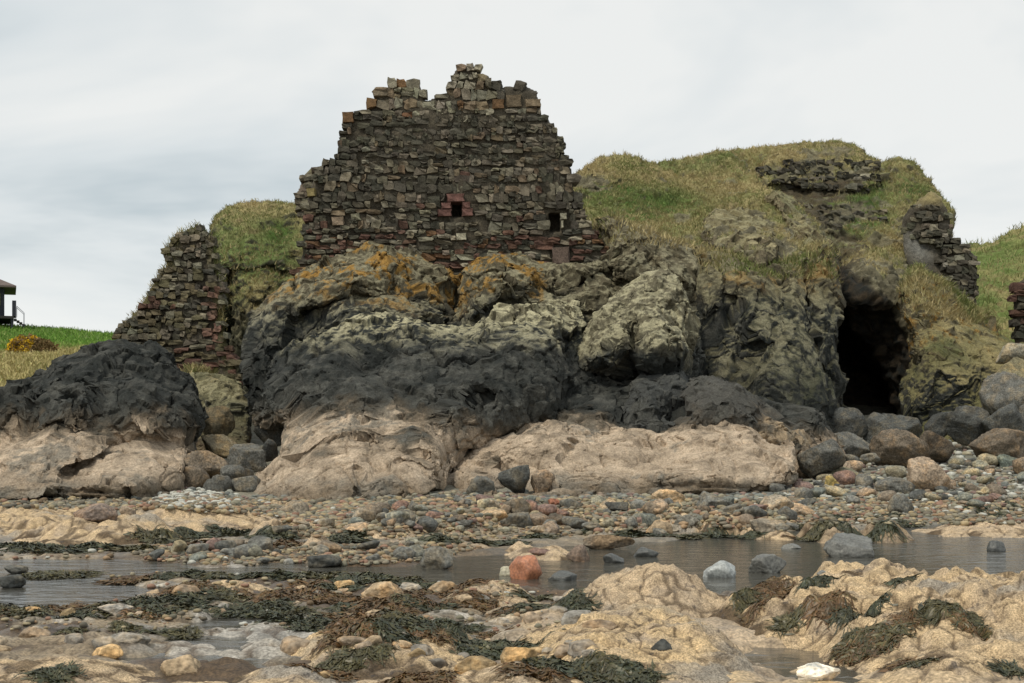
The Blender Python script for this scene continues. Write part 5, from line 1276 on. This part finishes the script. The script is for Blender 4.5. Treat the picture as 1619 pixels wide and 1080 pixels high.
for u, v, w, k in [(770, 1025, 100, 'g'), (810, 1035, 80, 'g'), (740, 1018, 60, 'g')]: weed(u, v, w, k, 'dark green weed in the gap between whaleback and golden hump', 'weed between the humps', 0.7)
for u, v, w, k in [(890, 1060, 120, 'g'), (920, 1070, 100, 'o'), (850, 1068, 90, 'b'), (1000, 1074, 90, 'g'), (650, 1072, 90, 'b'), (690, 1070, 70, 'b')]: weed(u, v, w, k, 'tangle of dark weed hanging on the near side of the humps', 'weed tangles on the near side', 0.7)
for u, v, w, k in [(820, 958, 60, 'g'), (850, 950, 50, 'o'), (900, 960, 70, 'g'), (920, 957, 50, 'g'), (800, 965, 40, 'b')]: weed(u, v, w, k, 'green weed at the foot of the pyramid-shaped hump', 'weed under the pyramid hump', 0.6)
plat = [(1310, 915, 44, 'g'), (1290, 928, 50, 'g'), (1420, 918, 34, 'g'), (1240, 940, 70, 'b'), (1215, 950, 60, 'b'), (1180, 945, 60, 'o'), (1300, 965, 60, 'b'), (1320, 955, 50, 'b'), (1370, 972, 70, 'g'), (1340, 975, 50, 'g'), (1480, 962, 80, 'o'), (1520, 968, 70, 'o'), (1360, 1020, 90, 'o'), (1400, 1010, 90, 'o'), (1340, 1030, 70, 'b'), (1390, 1030, 70, 'b'), (1430, 985, 40, 'b'), (1420, 1055, 60, 'b'), (1530, 985, 40, 'b'), (1450, 1050, 50, 'o'), (1225, 925, 60, 'b'), (1190, 970, 50, 'b'), (1250, 990, 50, 'o'), (1600, 1065, 40, 'g'), (80, 1065, 60, 'g')]
for u, v, w, k in plat: weed(u, v, w, k, 'small weed tuft in a hollow of the knobbly ochre platform' if u > 1000 else 'dark green weed tuft in the hollow of the cream hump', 'weed tufts on the ochre platform' if u > 1000 else None, 0.5)

# ------------------------------------------------------------------ grass
def grass_on(ctx, n, length, width, pal, name, label, thr=0.5, seed=5, droop=0.5, mask=None):
    r = np.random.default_rng(seed)
    g = ctx['grass'] if mask is None else mask
    idx = np.nonzero(g > thr)[0]
    idx = idx[r.integers(0, len(idx), n)]
    P = ctx['P'][idx] + r.normal(0, 0.05, (n, 3)); N = ctx['N'][idx]
    n1 = fbm(P * 0.35, seed, 3); n2 = fbm(P * 1.5, seed + 1, 3)
    d = np.stack([r.normal(0, 0.5, n) + n2 * 0.8, r.normal(-0.25, 0.4, n), np.full(n, 0.75)], 1) + N * 0.5
    d[:, 2] -= droop * r.random(n); d /= np.linalg.norm(d, axis=1, keepdims=True)
    L_ = length * (0.5 + r.random(n))[:, None] * (1 + 0.5 * n2[:, None])
    a = r.random(n) * 3.14; s = np.stack([np.cos(a), np.sin(a) * 0.5, np.zeros(n)], 1) * width
    tip = P + d * L_; tip[:, 2] -= 0.12 * L_[:, 0]
    mid = P + d * L_ * 0.55
    V = np.stack([P - s - d * 0.05, P + s - d * 0.05, mid + s * 0.8, tip, mid - s * 0.8], 1).reshape(-1, 3)
    b = np.arange(n)[:, None] * 5
    q = (b + np.array([[0, 1, 2, 4]])); t = (b + np.array([[4, 2, 3]]))
    c = pal(P, n1, n2, ctx, idx, r); C = np.repeat(c, 5, 0)
    me = mesh_np(name, V, q, t, C, smooth=False)
    return link(name, me, M['grass'], kind='stuff', label=label, category='grass')
def gpal(green=0.4):
    def f(P, n1, n2, ctx, idx, r):
        g = np.array([0.165, 0.205, 0.07]); d_ = np.array([0.44, 0.365, 0.195])
        t = np.clip(0.62 - green + 1.2 * n1 + 0.6 * n2 + r.normal(0, 0.22, len(P)) + 0.35, 0, 1)
        u, v = ctx['U'][idx], ctx['V'][idx]
        k = np.exp(-(((u - 1030) / 85) ** 2 + ((v - 318) / 20) ** 2)) + np.exp(-(((u - 1370) / 40) ** 2 + ((v - 320) / 35) ** 2))
        t = np.clip(t - 0.8 * k, 0, 1)
        return mixc(g, d_, t) * (0.75 + 0.5 * r.random(len(P)))[:, None]
    return f
hc = ob_ctx[hill.name]
grass_on(hc, 90000, 0.11, 0.012, gpal(0.15), 'grass', 'rough tawny and green grass on the slope beside the tall ruin', seed=51)
grass_on(ob_ctx[back_hill.name], 70000, 0.12, 0.013, gpal(0.15), 'grass', 'rough grass capping the hilltop above the cave', seed=58)
bk = [k for k in ob_ctx if k.startswith('grassy_bank')][0]
grass_on(ob_ctx[bk], 22000, 0.13, 0.013, gpal(0.5), 'grass', 'rough grass on the dome behind the masonry stump', seed=52)
for k, n, zt, lab in [('rock_buttress', 9000, 6.4, 'grass strip along the sloping top of the cave buttress'), ('rock_cliff', 4500, 7.6, 'grass fringe on the rim of the columned cliff'), ('rock_ledge', 1200, 4.3, 'grass tuft strip on the orange-lichened ledge'), ('rock_crag', 2600, 8.6, 'dry grass in the cracks of the crag beside the wall end')]:
    cx_ = ob_ctx[k]
    up = cx_['N'][:, 2] + 0.3 * fbm(cx_['P'] * 1.2, 60, 3)
    mk = (up > 0.42) & (cx_['P'][:, 2] > zt)
    if k == 'rock_crag': mk &= cx_['U'] > 930
    if mk.sum() > 20: grass_on(cx_, n, 0.26, 0.016, gpal(0.35), 'grass', lab, seed=53, mask=mk.astype(float))
for parent_key, (u0, u1, v0, v1) in (('stump', (255, 350, 345, 420)),):
    cx_ = ob_ctx[[k for k in ob_ctx if ob_ctx[k]['seed'] == 33][0]]
    mk = (cx_['sd'] < 9) & (cx_['V'] < 520)
    grass_on(cx_, 1500, 0.2, 0.014, gpal(0.35), 'grass', 'thin grass cap on the shoulders of the masonry stump', seed=54, mask=mk.astype(float))
cx_ = ob_ctx['far_slope']
grass_on(cx_, 26000, 0.4, 0.022, gpal(0.75), 'grass', 'green and straw grass on the far slope beyond the ruins', seed=55, mask=np.ones(len(cx_['P'])))
# field grass on the left
r5 = np.random.default_rng(56)
nF = 30000
fy = 60 + 68 * r5.random(nF) ** 1.3; fu = -60 + 270 * r5.random(nF); fx = (fu - CX) / F * fy; fz = ground_z(fx, fy)
fP = np.stack([fx, fy, fz], 1)
def fieldpal(P, n1, n2, ctx, idx, r):
    q = P.copy(); q[:, 2] = 0
    t = sstep(82, 100, P[:, 1] + 14 * fbm(q * 0.12, 205, 3) + 4 * n2)
    return mixc(np.array([0.48, 0.41, 0.2]), np.array([0.15, 0.28, 0.05]), np.clip(t + r.normal(0, 0.2, len(P)), 0, 1)) * (0.75 + 0.5 * r.random(len(P)))[:, None]
grass_on(dict(P=fP, N=np.tile([0, 0, 1.0], (nF, 1)), U=fu, V=fu * 0), nF, 0.22, 0.03, fieldpal, 'grass', 'meadow and straw-coloured grass on the bank below the hut', seed=57, mask=np.ones(nF))

# ------------------------------------------------------------------ gorse bush
def bush(u, v, Y, w, h, label):
    x = (u - CX) / F * Y; z = float(ground_z(np.array([x]), np.array([Y]))[0])
    r = np.random.default_rng(61)
    e = bpy.data.objects.new('gorse_bush', None); col_.objects.link(e); e.location = (x, Y, z); e['label'] = label; e['category'] = 'bush'
    st, sq = [], []
    for k in range(14):
        a = r.random() * 6.28; b = np.array([0.25 * math.cos(a), 0.25 * math.sin(a), 0]); t = np.array([w * .42 * math.cos(a), w * .3 * math.sin(a), h * (0.5 + 0.4 * r.random())])
        i0 = len(st)
        for p, s in ((b, 0.035), (t, 0.01)): st += [p + (s, 0, 0), p + (-s * .5, s * .8, 0), p + (-s * .5, -s * .8, 0)]
        sq += [(i0, i0 + 1, i0 + 4, i0 + 3), (i0 + 1, i0 + 2, i0 + 5, i0 + 4), (i0 + 2, i0, i0 + 3, i0 + 5)]
    link('stems', mesh_np('stems', np.array(st), sq, None, np.full((len(st), 3), 0.06)), M['grass'], e)
    for nm, n, cols in (('foliage', 5000, (np.array([0.16, 0.125, 0.05]), np.array([0.25, 0.16, 0.08]))), ('blossom', 9000, (np.array([0.85, 0.56, 0.03]), np.array([0.4, 0.24, 0.02])))):
        d = r.normal(size=(n, 3)); d /= np.linalg.norm(d, axis=1, keepdims=True); rad = 0.55 + 0.45 * r.random(n) ** 0.5
        p = d * rad[:, None]; lob = 1 + 0.3 * fbm(d * 2.2, 62, 3)
        p *= lob[:, None]
        if nm == 'blossom': p = p[(p[:, 0] < 0.25) & (p[:, 2] > 0.0)]
        p[:, 2] = np.abs(p[:, 2]); p = p * np.array([w / 2, w / 2.6, h]); n = len(p)
        V = np.stack([p + r.normal(0, 0.06, (n, 3)) for _ in range(3)], 1).reshape(-1, 3)
        c = mixc(cols[0], cols[1], r.random(n)); link(nm, mesh_np(nm, V, None, np.arange(n * 3).reshape(-1, 3), np.repeat(c, 3, 0), False), M['grass'], e)
bush(48, 560, 84, 3.0, 1.0, 'yellow-flowering gorse bush on the straw-coloured bank below the hut')
# ------------------------------------------------------------------ hut on the skyline
HY = 122.0; hx = (7 - CX) / F * HY; hz_ = CH + (HV - 512) / F * HY
hut = bpy.data.objects.new('hut', None); col_.objects.link(hut); hut.location = (hx, HY, hz_); hut.rotation_euler = (0, 0, math.atan2(-hx, HY))
hut['label'] = 'dark timber hut with hipped roof, deck and steps on the green skyline'; hut['category'] = 'hut'
def box(lo, hi, bev=0.0):
    x0, y0, z0 = lo; x1, y1, z1 = hi
    v = [(x0, y0, z0), (x1, y0, z0), (x1, y1, z0), (x0, y1, z0), (x0, y0, z1), (x1, y0, z1), (x1, y1, z1), (x0, y1, z1)]
    f = [(0, 3, 2, 1), (4, 5, 6, 7), (0, 1, 5, 4), (1, 2, 6, 5), (2, 3, 7, 6), (3, 0, 4, 7)]
    return np.array(v, float), np.array(f)
def boxes(name, lst, colr, parent, label=None):
    V, Q, b = [], [], 0
    for lo, hi in lst:
        v, f = box(lo, hi); V.append(v); Q.append(f + b); b += 8
    V = np.concatenate(V)
    o = link(name, mesh_np(name, V, np.concatenate(Q), None, np.tile(colr, (len(V), 1)), False), M['hutm'], parent)
    if label: o['label'] = label
    return o
M['hutm'] = surf_mat('dark_timber', bump=0.3, bscale=6, var=0.2, vscale=3, rough=0.7)
TIM = np.array([0.03, 0.032, 0.045])
k = F / HY
boxes('wall', [((-5.5, -2.2, 0.45), (0, 2.2, 3.0))], TIM, hut)
boxes('deck', [((-6.0, -3.2, 0.20), (0.75, 2.8, 0.42))], np.array([0.035, 0.032, 0.03]), hut)
for px_ in (-5.5, -3.6, -1.6, 0.6):
    for py_ in (-3.0, 2.5): boxes('post', [((px_ - 0.09, py_ - 0.09, -0.7), (px_ + 0.09, py_ + 0.09, 0.195))], TIM, hut)
rv = np.array([(-6.4, -3.2, 2.85), (0.95, -3.2, 2.85), (0.95, 3.2, 2.85), (-6.4, 3.2, 2.85), (-6.4, -3.2, 3.0), (0.95, -3.2, 3.0), (0.95, 3.2, 3.0), (-6.4, 3.2, 3.0), (-3.6, 0, 4.45), (-1.9, 0, 4.45)])
rme = mesh_np('roof', rv, [(0, 3, 2, 1), (0, 1, 5, 4), (1, 2, 6, 5), (2, 3, 7, 6), (3, 0, 4, 7), (4, 5, 9, 8), (6, 7, 8, 9)], [(5, 6, 9), (7, 4, 8)], np.tile([0.13, 0.10, 0.09], (10, 1)), False)
link('roof', rme, M['hutm'], hut)
boxes('window', [((-1.6, -2.26, 1.3), (-0.35, -2.205, 2.4))], np.array([0.3, 0.26, 0.1]), hut, 'small window with a warm glint beside the hut corner')
boxes('screen', [((0.62, -3.1, 0.425), (0.94, -1.0, 1.75))], TIM, hut)
for j in range(4):
    boxes('step', [((0.76 + 0.22 * j, -3.0, 0.22 - 0.14 * j - 0.12), (0.99 + 0.22 * j, -1.6, 0.22 - 0.14 * j))], np.array([0.04, 0.036, 0.033]), hut)
for s_ in (-3.0, -1.6):
    boxes('handrail', [((1.55, s_ - .02, -0.5), (1.6, s_ + .02, 0.75)), ((0.97, s_ - .02, 0.42), (1.01, s_ + .02, 1.3))], TIM * 2.5, hut)
    v, f = box((0, -0.02, -0.02), (0.75, 0.02, 0.02)); ca, sa = math.cos(-0.75), math.sin(-0.75)
    v = np.stack([v[:, 0] * ca - v[:, 2] * sa + 1.0, v[:, 1] + s_, v[:, 0] * sa + v[:, 2] * ca + 1.27], 1)
    link('rail_bar', mesh_np('rail_bar', v, f, None, np.tile(TIM * 2.5, (8, 1)), False), M['hutm'], hut)
